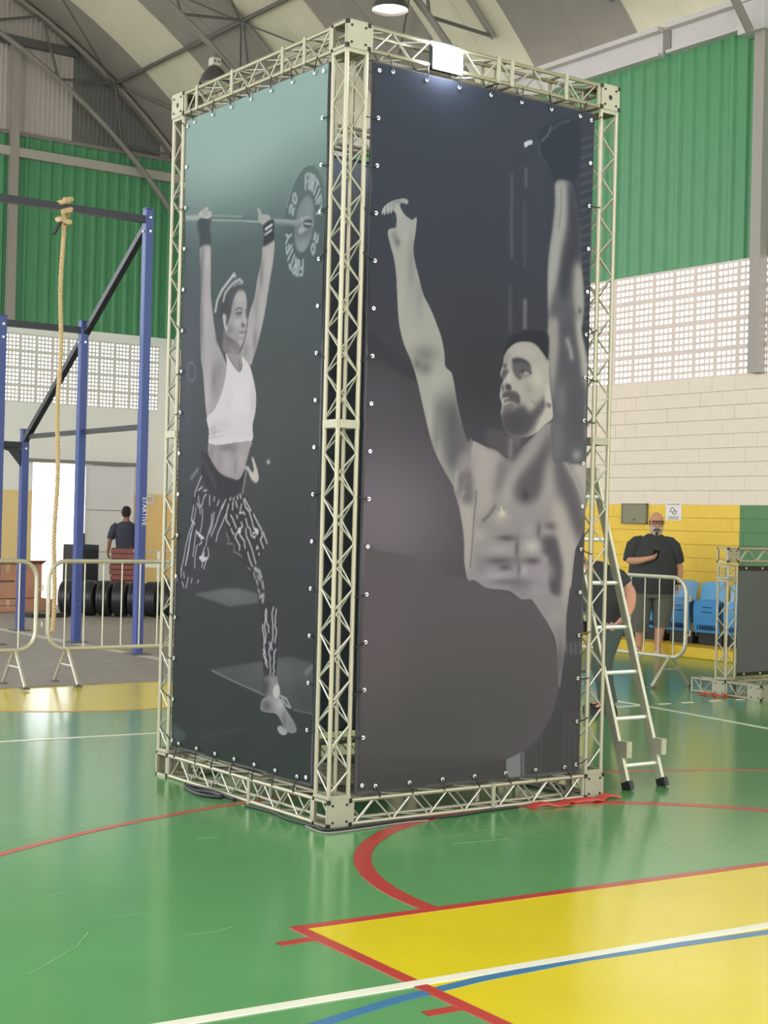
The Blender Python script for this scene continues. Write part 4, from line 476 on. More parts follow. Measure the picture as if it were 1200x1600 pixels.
ART_L=json.loads('''[["g","","",[[4260,[172,200,184]],[3843,[160,186,172]],[3540,[126,147,138]],[3238,[90,106,102]],[2975,[84,95,93]],[2563,[83,89,88]],[2041,[79,81,80]],[1301,[67,70,68]],[749,[65,69,65]],[91,[61,69,61]]],[],0,1,0],["b","","",[1180,3748,651,199,0],[178,202,188],0,0.5,0],["b","","",[1848,2607,288,611,0],[104,101,110],0,0.7,0],["b","","",[571,2362,423,390,0],[84,88,84],0,0.5,0],["p","","",[1567,1160,1212,1210,1026,1223,806,1206,804,1150,1123,1111],[104,105,103],5,1,1],["b","","",[1086,1180,182,30,0],[118,118,115],0,0.7,0],["p","pad","",[1314,720,845,804,432,877,199,855,196,585,382,587,720,634,1020,680],[88,91,88],4,1,1],["b","","pad",[575,784,325,79,0],[104,106,102],0,0.8,0],["b","","pad",[278,658,139,86,0],[76,79,76],0,0.8,0],["s","","",[1310,717,1019,675,701,632],[157,157,153],3,0.9,7],["s","","",[382,587,196,585],[133,133,128],3,0.8,6],["s","","",[1401,303,1148,366,906,422],[84,88,84],6,0.7,6],["p","","",[1821,337,1611,286,1814,216],[86,96,88],8,0.8,0],["s","","",[267,803,216,836],[142,142,137],8,0.8,22],["p","plate","",[363,3590,332,3580,303,3562,277,3536,255,3505,236,3467,222,3425,219,3381,217,3333,215,3282,212,3231,222,3182,236,3134,255,3090,278,3050,304,3014,332,2985,363,2963,395,2948,428,2940,460,2941,492,2950,522,2967,549,2991,573,3023,593,3060,608,3103,618,3150,624,3201,624,3252,618,3305,608,3356,593,3405,573,3450,549,3491,522,3525,492,3554,460,3575,428,3588,395,3593],[84,98,94],5,0.55,0],["s","","",[598,3389,588,3415,577,3440,565,3464,552,3486,537,3507,522,3525,505,3542,488,3556,471,3568,453,3578,435,3586,417,3590,399,3593,381,3593,363,3590,346,3585],[166,184,173],3,0.85,7],["p","hub","",[389,3419,374,3415,360,3406,348,3395,337,3380,328,3362,322,3342,317,3321,315,3298,315,3274,317,3250,322,3227,328,3204,337,3183,348,3164,360,3148,374,3134,389,3124,404,3117,419,3114,434,3114,449,3119,463,3127,476,3138,487,3153,496,3171,503,3191,508,3213,510,3236,510,3260,508,3285,503,3308,496,3331,487,3352,476,3371,463,3388,449,3401,434,3411,419,3418,404,3420],[130,142,136],5,1,0],["b","","hub",[427,3146,85,46,0],[150,162,155],0,0.8,0],["b","","hub",[387,3356,70,54,0],[142,153,147],0,0.7,0],["b","","hub",[410,3236,99,46,0],[92,102,98],0,0.6,0],["s","","",[412,3462,413,3500,413,3539,400,3541,386,3541],[177,190,182],3,0.95,16],["s","","",[413,3502,404,3503,395,3504],[177,190,182],3,0.95,16],["s","","",[379,3477,375,3500,372,3523,367,3530,362,3537,358,3535,354,3534,352,3525,350,3516,356,3494,361,3471,366,3465,370,3458,373,3459,376,3460,377,3468,379,3477],[177,190,182],3,0.95,16],["s","","",[356,3451,345,3488,334,3524,325,3518,317,3512,318,3502,318,3493,324,3486,330,3479,337,3484,344,3489],[177,190,182],3,0.95,16],["s","","",[334,3482,336,3460,340,3439],[177,190,182],3,0.95,16],["s","","",[300,3495,289,3481,279,3466],[177,190,182],3,0.95,16],["s","","",[289,3481,306,3451,324,3421],[177,190,182],3,0.95,16],["s","","",[306,3388,285,3412,264,3436],[177,190,182],3,0.95,16],["s","","",[297,3364,275,3383,252,3402,248,3384,244,3365],[177,190,182],3,0.95,16],["s","","",[274,3384,271,3372,268,3359],[177,190,182],3,0.95,16],["s","","",[241,3344,252,3328,264,3314,251,3308,239,3299],[177,190,182],3,0.95,16],["s","","",[264,3314,276,3310,288,3306],[177,190,182],3,0.95,16],["s","","",[410,3066,410,3028,410,2989,424,2986,437,2986],[177,190,182],3,0.95,16],["s","","",[410,3026,419,3024,429,3024],[177,190,182],3,0.95,16],["s","","",[445,3050,449,3026,453,3003,457,2996,462,2989,467,2990,471,2991,473,3000,475,3009,469,3032,463,3055,459,3062,454,3069,451,3068,448,3067,447,3058,445,3050],[177,190,182],3,0.95,16],["s","","",[470,3075,481,3038,492,3000,501,3006,510,3012,509,3022,508,3032,502,3039,496,3046,489,3041,481,3036],[177,190,182],3,0.95,16],["s","","",[492,3043,490,3065,487,3087],[177,190,182],3,0.95,16],["s","","",[528,3029,540,3043,550,3058],[177,190,182],3,0.95,16],["s","","",[540,3043,522,3074,504,3106],[177,190,182],3,0.95,16],["s","","",[523,3139,545,3114,567,3089],[177,190,182],3,0.95,16],["s","","",[532,3165,556,3145,579,3124,584,3144,588,3163],[177,190,182],3,0.95,16],["s","","",[557,3144,560,3157,563,3170],[177,190,182],3,0.95,16],["s","","",[592,3186,580,3202,568,3218,581,3224,594,3233],[177,190,182],3,0.95,16],["s","","",[568,3218,555,3222,542,3226],[177,190,182],3,0.95,16],["s","","",[564,3354,565,3362,567,3371,564,3381,560,3391,553,3393,547,3393,541,3363,533,3336,527,3354,520,3371],[177,190,182],3,0.95,16],["s","","",[517,3398,526,3410,536,3421,535,3432,534,3442,532,3446,529,3451,522,3452,516,3453,508,3439,500,3425,500,3416,501,3407,503,3403,505,3400,511,3399,517,3398],[177,190,182],3,0.95,16],["s","","",[267,3185,265,3177,264,3169,267,3159,271,3149,277,3148,283,3147,289,3176,296,3202,302,3185,308,3169],[177,190,182],3,0.95,16],["s","","",[311,3143,302,3132,293,3121,293,3111,294,3100,297,3096,299,3092,306,3090,312,3089,319,3103,327,3116,327,3126,326,3134,324,3138,322,3141,317,3142,311,3143],[177,190,182],3,0.95,16],["p","","",[1824,3525,1607,3495,1605,3462,1822,3494],[175,184,175],4,1,1],["s","","",[1449,3465,1098,3410],[166,182,170],4,0.9,8],["s","","",[1448,3441,1129,3392,905,3352],[186,197,186],3,0.95,10],["s","","",[1449,3453,906,3365],[92,106,102],5,0.6,14],["p","","",[775,3351,455,3294,447,3263,773,3321],[139,149,144],4,1,1],["s","","",[767,3342,469,3289],[177,186,177],4,0.8,8],["p","","",[470,3306,371,3307,320,3269,326,3240,382,3232,452,3219,475,3245,433,3270],[166,175,168],4,1,0],["p","","",[419,3288,342,3284,327,3255,354,3236,418,3253],[78,86,84],4,1,0],["s","","",[412,3271,341,3257],[195,202,195],3,1,9],["p","","",[1637,3464,1469,3454,1462,3384,1461,3289,1590,3294,1609,3362],[72,82,82],6,1,0],["s","","",[1472,3444,1465,3376],[155,164,157],5,0.7,8],["s","","",[1613,3439,1627,3373],[100,110,108],6,0.6,6],["p","hl","",[1629,3510,1582,3520,1522,3531,1500,3518,1503,3505,1458,3491,1460,3464,1501,3455,1567,3470,1614,3486],[190,190,179],3,1,0],["s","","",[1570,3514,1545,3481],[118,120,116],3,0.7,6],["s","","",[1535,3515,1509,3479],[118,120,116],3,0.7,6],["p","al","",[1599,3275,1558,3297,1492,3293,1457,3272,1444,3162,1432,2992,1401,2863,1369,2751,1324,2664,1270,2593,1217,2523,1230,2458,1275,2361,1363,2282,1445,2242,1471,2287,1495,2406,1519,2535,1540,2605,1557,2878,1557,3005,1582,3179],[180,173,168],4,1,0],["b","","al",[1565,3091,28,222,0],[104,104,106],0,0.8,0],["b","","al",[1488,3210,31,77,0],[202,195,188],0,0.7,0],["b","","al",[1470,2869,45,127,0],[197,188,184],0,0.6,0],["b","","al",[1539,2791,25,171,0],[120,115,116],0,0.7,0],["b","","al",[1316,2521,67,75,0],[142,134,132],0,0.6,0],["b","","al",[1451,2505,41,135,0],[195,186,182],0,0.6,0],["b","","al",[1381,2467,37,76,0],[120,112,112],0,0.5,0],["b","","al",[1461,2362,41,93,0],[206,197,193],0,0.6,0],["b","","al",[1344,2398,41,59,0],[155,146,144],0,0.6,0],["p","ar","",[836,3204,720,3221,717,3113,741,3021,766,2921,793,2821,829,2728,875,2636,917,2567,951,2521,1024,2567,1074,2595,1039,2641,1000,2719,973,2822,915,2913,889,3015,850,3114],[182,175,168],3.5,1,0],["b","","ar",[762,3079,40,127,0],[195,188,179],0,0.6,0],["b","","ar",[844,3041,22,96,0],[118,116,114],0,0.7,0],["b","","ar",[890,2870,35,88,0],[150,144,142],0,0.7,0],["b","","ar",[835,2849,31,96,0],[197,189,182],0,0.6,0],["b","","ar",[944,2698,41,89,0],[195,186,182],0,0.6,0],["b","","ar",[1010,2607,41,49,0],[144,137,135],0,0.6,0],["b","","ar",[903,2663,25,73,0],[122,116,115],0,0.6,0],["p","","",[925,3431,897,3427,861,3389,799,3377,764,3349,778,3326,833,3323,886,3343,912,3367,904,3390],[175,177,168],3,1,0],["p","","",[842,3321,733,3339,721,3272,722,3220,833,3200,830,3255],[56,60,61],4,1,0],["s","","",[816,3296,747,3310],[210,210,204],3,1,18],["s","","",[818,3265,749,3281],[204,204,197],3,1,14],["p","","",[1374,2847,1367,2918,1326,2972,1256,3008,1163,3012,1065,3004,1032,2973,1091,2970,1132,2952,1165,2905,1198,2848,1209,2803,1240,2834,1270,2801,1266,2711,1288,2648,1352,2689,1368,2774],[88,90,90],6,1,0],["b","","",[1264,2887,58,47,0],[72,73,75],0,0.9,0],["p","","",[1261,2757,1106,2705,1061,2648,1070,2610,1078,2558,1113,2560,1177,2579,1280,2640,1273,2711],[137,129,126],8,1,0],["b","","",[1183,2704,78,39,0],[108,102,100],0,0.8,0],["s","","",[1187,2640,1158,2617,1115,2610],[177,168,163],8,0.6,14],["p","fw","",[1154,2943,1119,2971,1070,2972,1031,2955,1011,2918,1003,2875,1008,2851,999,2818,990,2790,1003,2763,1002,2738,1015,2718,1021,2694,1040,2664,1066,2641,1111,2670,1183,2702,1249,2745,1217,2801,1190,2847,1179,2900],[179,173,166],4,1,0],["b","","fw",[1075,2924,63,32,0],[193,187,179],0,0.8,0],["b","","fw",[1207,2752,78,43,0],[139,133,129],0,0.85,0],["b","","fw",[1117,2783,49,32,0],[197,189,183],0,0.8,0],["b","","fw",[1163,2862,35,43,0],[155,149,145],0,0.7,0],["b","","fw",[1180,2928,21,39,0],[112,109,107],0,0.7,0],["b","","fw",[1062,2666,28,22,0],[190,183,176],0,0.7,0],["b","","fw",[1119,2695,28,21,0],[150,143,139],0,0.7,0],["b","","fw",[1022,2698,21,22,0],[166,158,154],0,0.6,0],["s","","fw",[1136,2860,1114,2870,1079,2867,1056,2857],[82,78,78],3,0.95,8],["p","","fw",[1143,2841,1113,2845,1054,2844,1062,2832,1109,2833],[66,63,64],5,0.95,0],["b","","fw",[1101,2819,31,9,0],[139,134,129],0,0.8,0],["p","","fw",[1023,2852,1008,2860,1002,2850,1012,2848],[90,86,85],5,0.95,0],["p","","fw",[1020,2843,991,2835,991,2795,1006,2808,1015,2827],[98,94,93],5,0.95,0],["s","","fw",[1044,2840,1030,2800,1009,2774],[210,204,196],4,0.85,9],["p","","fw",[1063,2772,1041,2774,1024,2761,1033,2748,1053,2756],[84,78,77],5,0.95,0],["p","","fw",[1100,2725,1062,2728,1011,2725,1023,2720,1065,2718],[92,83,82],5,0.95,0],["s","","fw",[1085,2708,1029,2705],[202,193,186],6,0.7,12],["s","","fw",[1084,2692,1035,2687],[146,138,135],5,0.7,8],["p","","",[1287,2847,1258,2848,1237,2816,1245,2791,1223,2765,1234,2747,1261,2760,1277,2802],[197,190,184],4,1,0],["s","","",[1253,2825,1244,2799,1245,2777],[110,105,103],4,0.8,8],["s","","",[1371,2879,1355,2937,1305,2995,1243,3035,1174,3075],[197,196,189],4,1,22],["s","","",[1282,2931,1269,2970,1227,3001,1164,3030,1101,3039,1066,3017],[190,189,183],4,1,18],["s","","",[1311,2963,1270,3002,1200,3037],[112,112,110],3,0.8,6],["s","","",[1191,3065,1170,3080,1155,3064],[206,204,197],4,1,16],["s","","",[1163,3010,1121,3018,1079,3013],[166,165,159],4,0.8,12],["p","top","",[1246,2614,1182,2560,1085,2491,1045,2526,1060,2586,1005,2556,955,2512,913,2429,886,2347,889,2251,916,2172,917,2082,1096,2077,1293,2067,1415,2075,1423,2157,1457,2239,1372,2280,1284,2376,1239,2481,1230,2564],[228,218,213],2.5,1,0],["b","","top",[1266,2185,116,42,0],[210,199,195],0,0.7,0],["b","","top",[916,2300,31,112,0],[202,190,186],0,0.7,0],["b","","top",[1077,2341,112,90,0],[237,228,222],0,0.6,0],["b","","top",[1365,2155,41,42,0],[195,184,179],0,0.7,0],["b","","top",[1006,2199,95,40,0],[219,208,203],0,0.6,0],["b","","top",[1206,2314,49,66,0],[217,206,200],0,0.5,0],["p","","",[1234,2615,1122,2600,1060,2589,1053,2535,1085,2493,1172,2561],[164,153,149],3,1,0],["s","","",[1088,2554,1078,2512],[112,104,103],5,0.7,12],["s","","",[1415,2140,1264,2151],[175,164,162],4,0.6,7],["s","","",[1418,2114,1229,2120],[175,164,162],4,0.6,7],["s","","",[1408,2164,1349,2179],[175,164,162],4,0.6,7],["s","","",[1188,2119,1184,2144],[199,186,184],3,0.7,9],["s","","",[1152,2118,1148,2142],[199,186,184],3,0.7,9],["s","","",[1116,2117,1112,2141],[199,186,184],3,0.7,9],["s","","",[1080,2116,1077,2140],[199,186,184],3,0.7,9],["s","","",[1045,2115,1041,2139],[199,186,184],3,0.7,9],["s","","",[1010,2114,1006,2138],[199,186,184],3,0.7,9],["s","","",[975,2113,971,2137],[199,186,184],3,0.7,9],["s","","",[940,2111,937,2136],[199,186,184],3,0.7,9],["p","belly","",[1421,2077,1293,2065,1096,2075,923,2080,941,2028,969,1964,998,1900,1050,1858,1118,1863,1251,1893,1337,1944,1408,2005],[173,162,158],3,1,0],["b","","belly",[1193,2050,98,20,0],[112,104,103],0,0.7,0],["b","","belly",[1126,2032,42,33,0],[139,129,127],0,0.6,0],["b","","belly",[1272,1986,36,75,0],[153,142,139],0,0.6,0],["b","","belly",[1188,1951,49,66,0],[190,179,174],0,0.6,0],["b","","belly",[1027,1981,41,65,0],[195,184,177],0,0.6,0],["b","","belly",[1089,1933,16,49,0],[142,132,130],0,0.6,0],["b","","belly",[1376,2029,31,50,0],[142,133,130],0,0.7,0],["p","","",[1514,2041,1461,2023,1408,2001,1337,1944,1251,1893,1118,1863,1050,1858,998,1900,974,1930,997,1769,1112,1752,1260,1744,1363,1783,1497,1880,1496,1956],[65,63,66],4,1,0],["s","","",[1485,1990,1421,1921,1350,1870,1314,1820],[92,89,94],9,0.6,26],["s","","",[1628,1873,1585,1902,1551,1923],[155,150,155],8,0.8,22],["s","","",[966,1911,988,1835,1007,1769],[146,144,137],4,1,16],["p","","",[999,1927,949,1936,919,1910,881,1905,899,1955,913,1979,898,1988,852,1930,821,1866,850,1840,907,1858,952,1911],[208,199,184],4,1,0],["p","","",[734,1963,713,1969,697,1956,712,1944,730,1949],[210,206,197],5,1,0],["p","ll","",[1593,1772,1435,1802,1260,1739,1164,1716,1187,1634,1266,1539,1366,1399,1435,1300,1525,1211,1645,1151,1738,1178,1824,1130,1799,1230,1726,1376,1667,1552],[69,68,71],5,1,0],["p","rl","",[1221,1723,989,1768,885,1689,761,1559,708,1490,737,1458,793,1418,838,1366,747,1269,727,1170,608,1152,578,1000,578,752,706,730,753,988,780,1147,838,1244,931,1342,1098,1423,1166,1551],[62,62,63],4,1,0],["s","","",[1496,1883,1528,1844,1571,1789,1581,1761],[210,207,202],3,0.95,10],["s","","",[1482,1817,1532,1797],[210,207,202],3,0.95,10],["s","","",[1463,1794,1424,1797],[210,207,202],3,0.95,10],["s","","",[1530,1761,1528,1734,1498,1695,1476,1712,1456,1756,1428,1772],[210,207,202],3,0.95,10],["s","","",[1383,1764,1380,1707],[210,207,202],3,0.95,10],["s","","",[1322,1756,1326,1734],[210,207,202],3,0.95,10],["s","","",[1266,1734,1287,1707],[210,207,202],3,0.95,10],["s","","",[1550,1717,1509,1689,1502,1656],[210,207,202],3,0.95,10],["s","","",[1590,1705,1615,1633,1602,1599,1651,1531,1693,1441,1713,1372,1744,1304],[210,207,202],3,0.95,10],["s","","",[1560,1689,1590,1594,1616,1532,1652,1442,1687,1334],[210,207,202],3,0.95,10],["s","","",[1620,1616,1572,1589],[210,207,202],3,0.95,10],["s","","",[1475,1684,1471,1623,1480,1579,1501,1540],[210,207,202],3,0.95,10],["s","","",[1553,1550,1567,1494,1591,1393],[210,207,202],3,0.95,10],["s","","",[1547,1545,1454,1508,1488,1502,1475,1480,1509,1465],[210,207,202],3,0.95,10],["s","","",[1537,1462,1562,1394,1564,1322],[210,207,202],3,0.95,10],["s","","",[1627,1532,1651,1419,1687,1334],[210,207,202],3,0.95,10],["s","","",[1350,1652,1358,1592,1389,1542,1409,1504,1423,1459],[210,207,202],3,0.95,10],["s","","",[1323,1663,1346,1581,1377,1537],[210,207,202],3,0.95,10],["s","","",[1221,1713,1262,1653,1292,1604,1354,1521],[210,207,202],3,0.95,10],["s","","",[1190,1740,1231,1686],[210,207,202],3,0.95,10],["s","","",[1186,1654,1227,1600,1278,1539,1297,1493],[210,207,202],3,0.95,10],["s","","",[1440,1448,1471,1392,1504,1385,1458,1365,1468,1331],[210,207,202],3,0.95,10],["s","","",[1395,1449,1382,1406,1413,1372,1444,1321],[210,207,202],3,0.95,10],["s","","",[1471,1392,1397,1386],[210,207,202],3,0.95,10],["s","","",[1739,1315,1742,1259],[210,207,202],3,0.95,10],["s","","",[1708,1288,1700,1255],[210,207,202],3,0.95,10],["s","","",[1648,1257,1668,1195],[210,207,202],3,0.95,10],["s","","",[1723,1226,1703,1198],[210,207,202],3,0.95,10],["s","","",[1595,1254,1600,1231],[210,207,202],3,0.95,10],["s","","",[1509,1247,1519,1235],[210,207,202],3,0.95,10],["s","","",[1789,1245,1822,1187,1807,1142],[210,207,202],3,0.95,10],["p","","",[1550,1547,1443,1508,1471,1501,1499,1507,1535,1526],[210,207,202],3,1,0],["p","","",[1505,1390,1471,1403,1439,1426,1443,1393,1397,1386,1458,1362],[210,207,202],3,1,0],["s","","",[1137,1751,1142,1740],[210,207,202],3,0.97,12],["s","","",[1100,1751,1105,1740],[210,207,202],3,0.97,12],["s","","",[1064,1762,1058,1746],[210,207,202],3,0.97,12],["s","","",[1033,1772,1021,1751],[210,207,202],3,0.97,12],["s","","",[1157,1713,1176,1670,1184,1622,1145,1590],[210,207,202],3,0.97,12],["s","","",[1109,1724,1113,1682],[210,207,202],3,0.97,12],["s","","",[1078,1730,1061,1698],[210,207,202],3,0.97,12],["s","","",[1014,1714,1033,1661,991,1669,975,1656],[210,207,202],3,0.97,12],["s","","",[990,1741,967,1699,924,1673,891,1621,869,1579,817,1559,826,1543],[210,207,202],3,0.97,12],["s","","",[979,1746,904,1678],[210,207,202],3,0.97,12],["s","","",[872,1657,819,1606,777,1570,766,1534,790,1513,753,1467],[210,207,202],3,0.97,12],["s","","",[757,1555,714,1494],[210,207,202],3,0.97,12],["s","","",[1132,1649,1110,1628,1070,1575],[210,207,202],3,0.97,12],["s","","",[1069,1650,1057,1634],[210,207,202],3,0.97,12],["s","","",[963,1630,941,1588,925,1578],[210,207,202],3,0.97,12],["s","","",[1014,1608,998,1587,1043,1560,1021,1529,978,1503,965,1461],[210,207,202],3,0.97,12],["s","","",[1063,1544,1083,1522,1061,1501,1028,1470,1032,1449],[210,207,202],3,0.97,12],["s","","",[1128,1569,1106,1543,1095,1538],[210,207,202],3,0.97,12],["s","","",[961,1572,953,1530,916,1494,883,1453,860,1412,838,1376],[210,207,202],3,0.97,12],["s","","",[909,1573,897,1537,856,1522,846,1533],[210,207,202],3,0.97,12],["s","","",[877,1548,852,1551],[210,207,202],3,0.97,12],["s","","",[933,1436,911,1395,878,1359],[210,207,202],3,0.97,12],["s","","",[823,1476,832,1460,813,1466],[210,207,202],3,0.97,12],["s","","",[806,1435,801,1427],[210,207,202],3,0.97,12],["s","","",[1180,1541,1146,1499],[153,149,146],4,0.85,10],["s","","",[1167,1482,1113,1481],[153,149,146],4,0.85,10],["s","","",[1092,1474,1095,1436,1036,1422,1004,1407],[153,149,146],4,0.85,10],["s","","",[929,1347,898,1338],[153,149,146],4,0.85,10],["p","","",[1063,1544,1039,1579,1017,1566,1022,1545,1048,1544],[210,207,202],3,1,0],["p","","",[864,1579,813,1570,826,1541,852,1559],[210,207,202],3,1,0],["s","","",[847,1345,796,1331,774,1301],[186,183,175],5,0.9,26],["s","","",[856,1318,844,1293],[186,183,175],5,0.9,14],["s","","",[824,1278,812,1258],[186,183,175],5,0.9,16],["s","","",[758,1271,747,1240],[186,183,175],5,0.9,20],["s","","",[801,1227,790,1212],[186,183,175],5,0.9,16],["s","","",[779,1187,745,1199,748,1163],[186,183,175],5,0.9,24],["s","","",[815,1305,783,1280],[186,183,175],5,0.9,14],["s","","rl",[715,1110,718,1088,712,1066,718,1043,720,1020,713,998,701,976,704,954,705,931],[210,207,202],2.5,0.95,11],["s","","rl",[712,1121,701,1105,704,1089,703,1072,702,1056,696,1040,677,1026,676,1009,673,993],[210,207,202],2.5,0.95,11],["s","","rl",[631,1135,644,1105,641,1075,633,1046,630,1016,627,987,626,957,643,926,631,897],[210,207,202],2.5,0.95,11],["s","","rl",[599,1127,602,1104,609,1080,602,1057,610,1033,590,1011,591,987,598,963,602,939],[210,207,202],2.5,0.95,11],["s","","rl",[740,1029,740,1001,726,975,719,948,720,920,714,893,703,867,699,839,698,812],[210,207,202],2.5,0.95,11],["s","","rl",[663,935,649,913,664,890,661,868,645,847,651,824,643,802,641,780,642,758],[210,207,202],2.5,0.95,11],["s","","rl",[589,901,607,882,603,865,608,847,599,831,608,813,607,796,598,779,609,761],[210,207,202],2.5,0.95,11],["s","","rl",[727,889,712,878,723,865,717,853,706,841,686,831,682,818,684,806,674,794],[210,207,202],2.5,0.95,11],["p","","",[702,737,578,756,549,707,529,660,568,622,681,614,692,683],[148,142,137],4,1,0],["b","","",[684,684,38,60,0],[72,70,70],0,0.8,0],["p","shoe","",[734,599,682,626,569,648,503,624,470,589,379,521,352,481,376,460,427,457,477,472,530,523,583,544,677,539,745,547],[153,150,143],3,1,0],["b","","shoe",[530,601,63,39,0],[197,194,184],0,0.8,0],["b","","shoe",[414,498,54,33,0],[135,134,126],0,0.8,0],["b","","shoe",[679,575,57,30,0],[92,91,88],0,0.8,0],["b","","shoe",[479,519,22,48,0],[104,102,98],0,0.6,0],["p","","",[608,677,572,710,538,699,532,650,568,632,599,641],[204,199,188],4,1,0],["s","","",[522,649,457,639,415,595,456,602,503,634],[195,192,182],3,1,10],["p","","",[553,469,509,482,445,455,481,435,529,440],[175,173,164],3,1,0],["s","","",[1717,2537,1693,2587,1639,2584,1607,2539,1616,2488,1660,2469,1700,2489,1717,2537],[139,137,146],4,0.8,9]]''')
banner('athlete_banner','large dark banner print of a bare-chested bearded man hanging from raised arms',.195,1.815,.172,4.107,('y',.02),ART_R,330,800,gain=.60)
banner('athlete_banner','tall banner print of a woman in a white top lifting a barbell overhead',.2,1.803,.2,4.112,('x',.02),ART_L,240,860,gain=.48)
banner('plain_banner','dark reverse of the rear banner seen through the near tower column',.2,1.803,.2,4.112,('x',TW-.02),None,12,20,face=1,ties=False)
banner('plain_banner','dark reverse of the far left banner inside the tower',.195,1.815,.2,4.107,('y',TL-.02),None,12,20,face=1,ties=False)
# ------------------------------------------------------------------ floodlight clamped in the top truss
fl=thing('floodlight','blazing white floodlight fixed in the top front truss above the man banner','floodlight',(.66,-.02,4.20))
MB().box(-.1,.1,.0,.04,-.065,.065).build('housing',BLACK,fl,bevel=.006)
MB().box(-.098,.098,-.014,-.001,-.063,.063).build('lens',mat('flood_lens',(255,255,255),.3,emit=(225,236,255),estr=60),fl)
MB().tube([(-.095,.03,0),(-.095,.03,.1),(.095,.03,.1),(.095,.03,0)],.006,6).build('yoke',BLACK,fl)
# ------------------------------------------------------------------ high-bay lamps under the arches
def lamp(x,y,z,label,lit):
    t=thing('high_bay_lamp',label,'ceiling lamp',(x,y,z),0,'high bay lamps under the roof arches')
    MB().lathe([(.275,0),(.27,.03),(.22,.16),(.13,.27),(.08,.3),(.078,.3),(.12,.262),(.21,.152),(.262,.03),(.268,0),(.275,0)],28).build('dome_shade',mat('lamp_shade',(92,90,90),.4,.4),t,True)
    MB().lathe([(.0001,.04),(.262,.04),(.262,.046),(.0001,.046)],28).build('glass_disc',mat('lamp_glass_lit',(255,250,240),.4,emit=(255,238,214),estr=5) if lit else mat('lamp_glass',(215,212,205),.3),t)
    MB().box(-.085,.085,-.08,.08,.32,.46).build('ballast_box',mat('ballast_white',(206,200,188),.5),t,bevel=.01)
    for s in (-1,1): MB().box(s*.035-.014,s*.035+.014,-.084,-.08,.375,.405).build('vent_slot',BLACK,t)
    MB().tube([(0,0,.29),(0,0,.33)],.03,8).build('neck',DARKST,t); MB().tube([(0,0,.46),(0,0,.52)],.012,6).build('hook',DARKST,t)
lamp(8.62,17.0,9.25,'unlit high bay lamp with white ballast box above the left banner',False)
lamp(8.62,11.72,9.2,'glowing round high bay lamp above the near top corner of the tower',True)
lamp(8.62,6.5,9.2,'lit high bay lamp just above the right edge of the roof view',True)
# ------------------------------------------------------------------ stepladder
lad=thing('stepladder','aluminium A-frame stepladder standing beside the right corner of the tower','ladder',(0,0,0))
LM=mat('ladder_aluminium',(186,182,158),.4,.5,.06,15); LM2=mat('ladder_rung',(226,224,206),.3,.5)
apex=(0,.80,2.02)
for x in (2.315,2.62):
    MB().bar((x,.12,.03),(x,.80,2.0),.024,.06,(0,-1,0)).build('stile',LM,lad,bevel=.004); MB().bar((x,1.48,.03),(x,.83,1.98),.022,.05,(0,1,0)).build('rear_stile',LM,lad)
    MB().bar((x,.098,.0),(x,.118,.05),.034,.075,(0,-1,0)).build('rubber_foot',BLACK,lad); MB().bar((x,1.50,.0),(x,1.485,.05),.034,.07,(0,1,0)).build('rubber_foot',BLACK,lad)
    MB().box(x-.022,x+.022,.1,.17,.20,.30).build('bracket',LM,lad); MB().box(x-.016,x+.016,.76,.88,1.93,2.03).build('hinge_plate',LM,lad)
for k in range(7):
    z=.14+.282*k; y_=.12+.68*z/2.0
    MB().tube([(2.32,y_,z),(2.615,y_,z)],.014,8).build('rung',LM2,lad,True)
    if k%2==0: MB().tube([(2.32,1.48-.65*z/2,z),(2.615,1.48-.65*z/2,z)],.012,8).build('rear_rung',LM2,lad,True)
# ------------------------------------------------------------------ crowd barriers
def rrect(x0,x1,z0,z1,r,n=6):
    pts=[]
    for cx_,cz,a0 in ((x1-r,z1-r,0),(x0+r,z1-r,90),(x0+r,z0+r,180),(x1-r,z0+r,270)):
        for i in range(n+1):
            a=math.radians(a0+90*i/n); pts.append((cx_+r*math.cos(a),0,cz+r*math.sin(a)))
    return pts
def barrier(loc,rz,Lg,label,nb=10,z0=.34,z1=1.17):
    t=thing('crowd_barrier',label,'barrier',loc,rz,'steel crowd barriers')
    MB().tube(rrect(0,Lg,z0,z1,.17),.021,8,closed=True).build('frame',GALV,t,True)
    for k in range(nb):
        x=.17+(Lg-.34)*k/(nb-1); MB().tube([(x,0,z0),(x,0,z1)],.0075,6).build('bar',GALV,t)
    for x in (.2,Lg-.2):
        f=MB().tube([(x,-.27,.02),(x,-.02,z0),(x,.02,z0),(x,.27,.02)],.017,8).build('foot',GALV,t,True)
        MB().tube([(x,-.13,.185),(x,.13,.185)],.009,6).build('foot_brace',GALV,f)
        for s in (-.27,.27): MB().box(x-.035,x+.035,s-.03,s+.03,0,.014).build('foot_pad',DARKST,f)
    for z in (.55,.9): MB().tube([(Lg-.01,0,z),(Lg+.06,0,z),(Lg+.06,0,z+.05)],.01,6).build('hook',GALV,t)
    return t
barrier((-.92,6.84,.012),0,2.16,'galvanised crowd barrier at the left picture edge on the mat',10)
barrier((1.36,6.84,.012),0,2.1,'galvanised crowd barrier between the left one and the tower',10)
barrier((7.12,6.15,0),-PI/2,2.0,'galvanised crowd barrier in front of the bald man',9,.31,1.13)
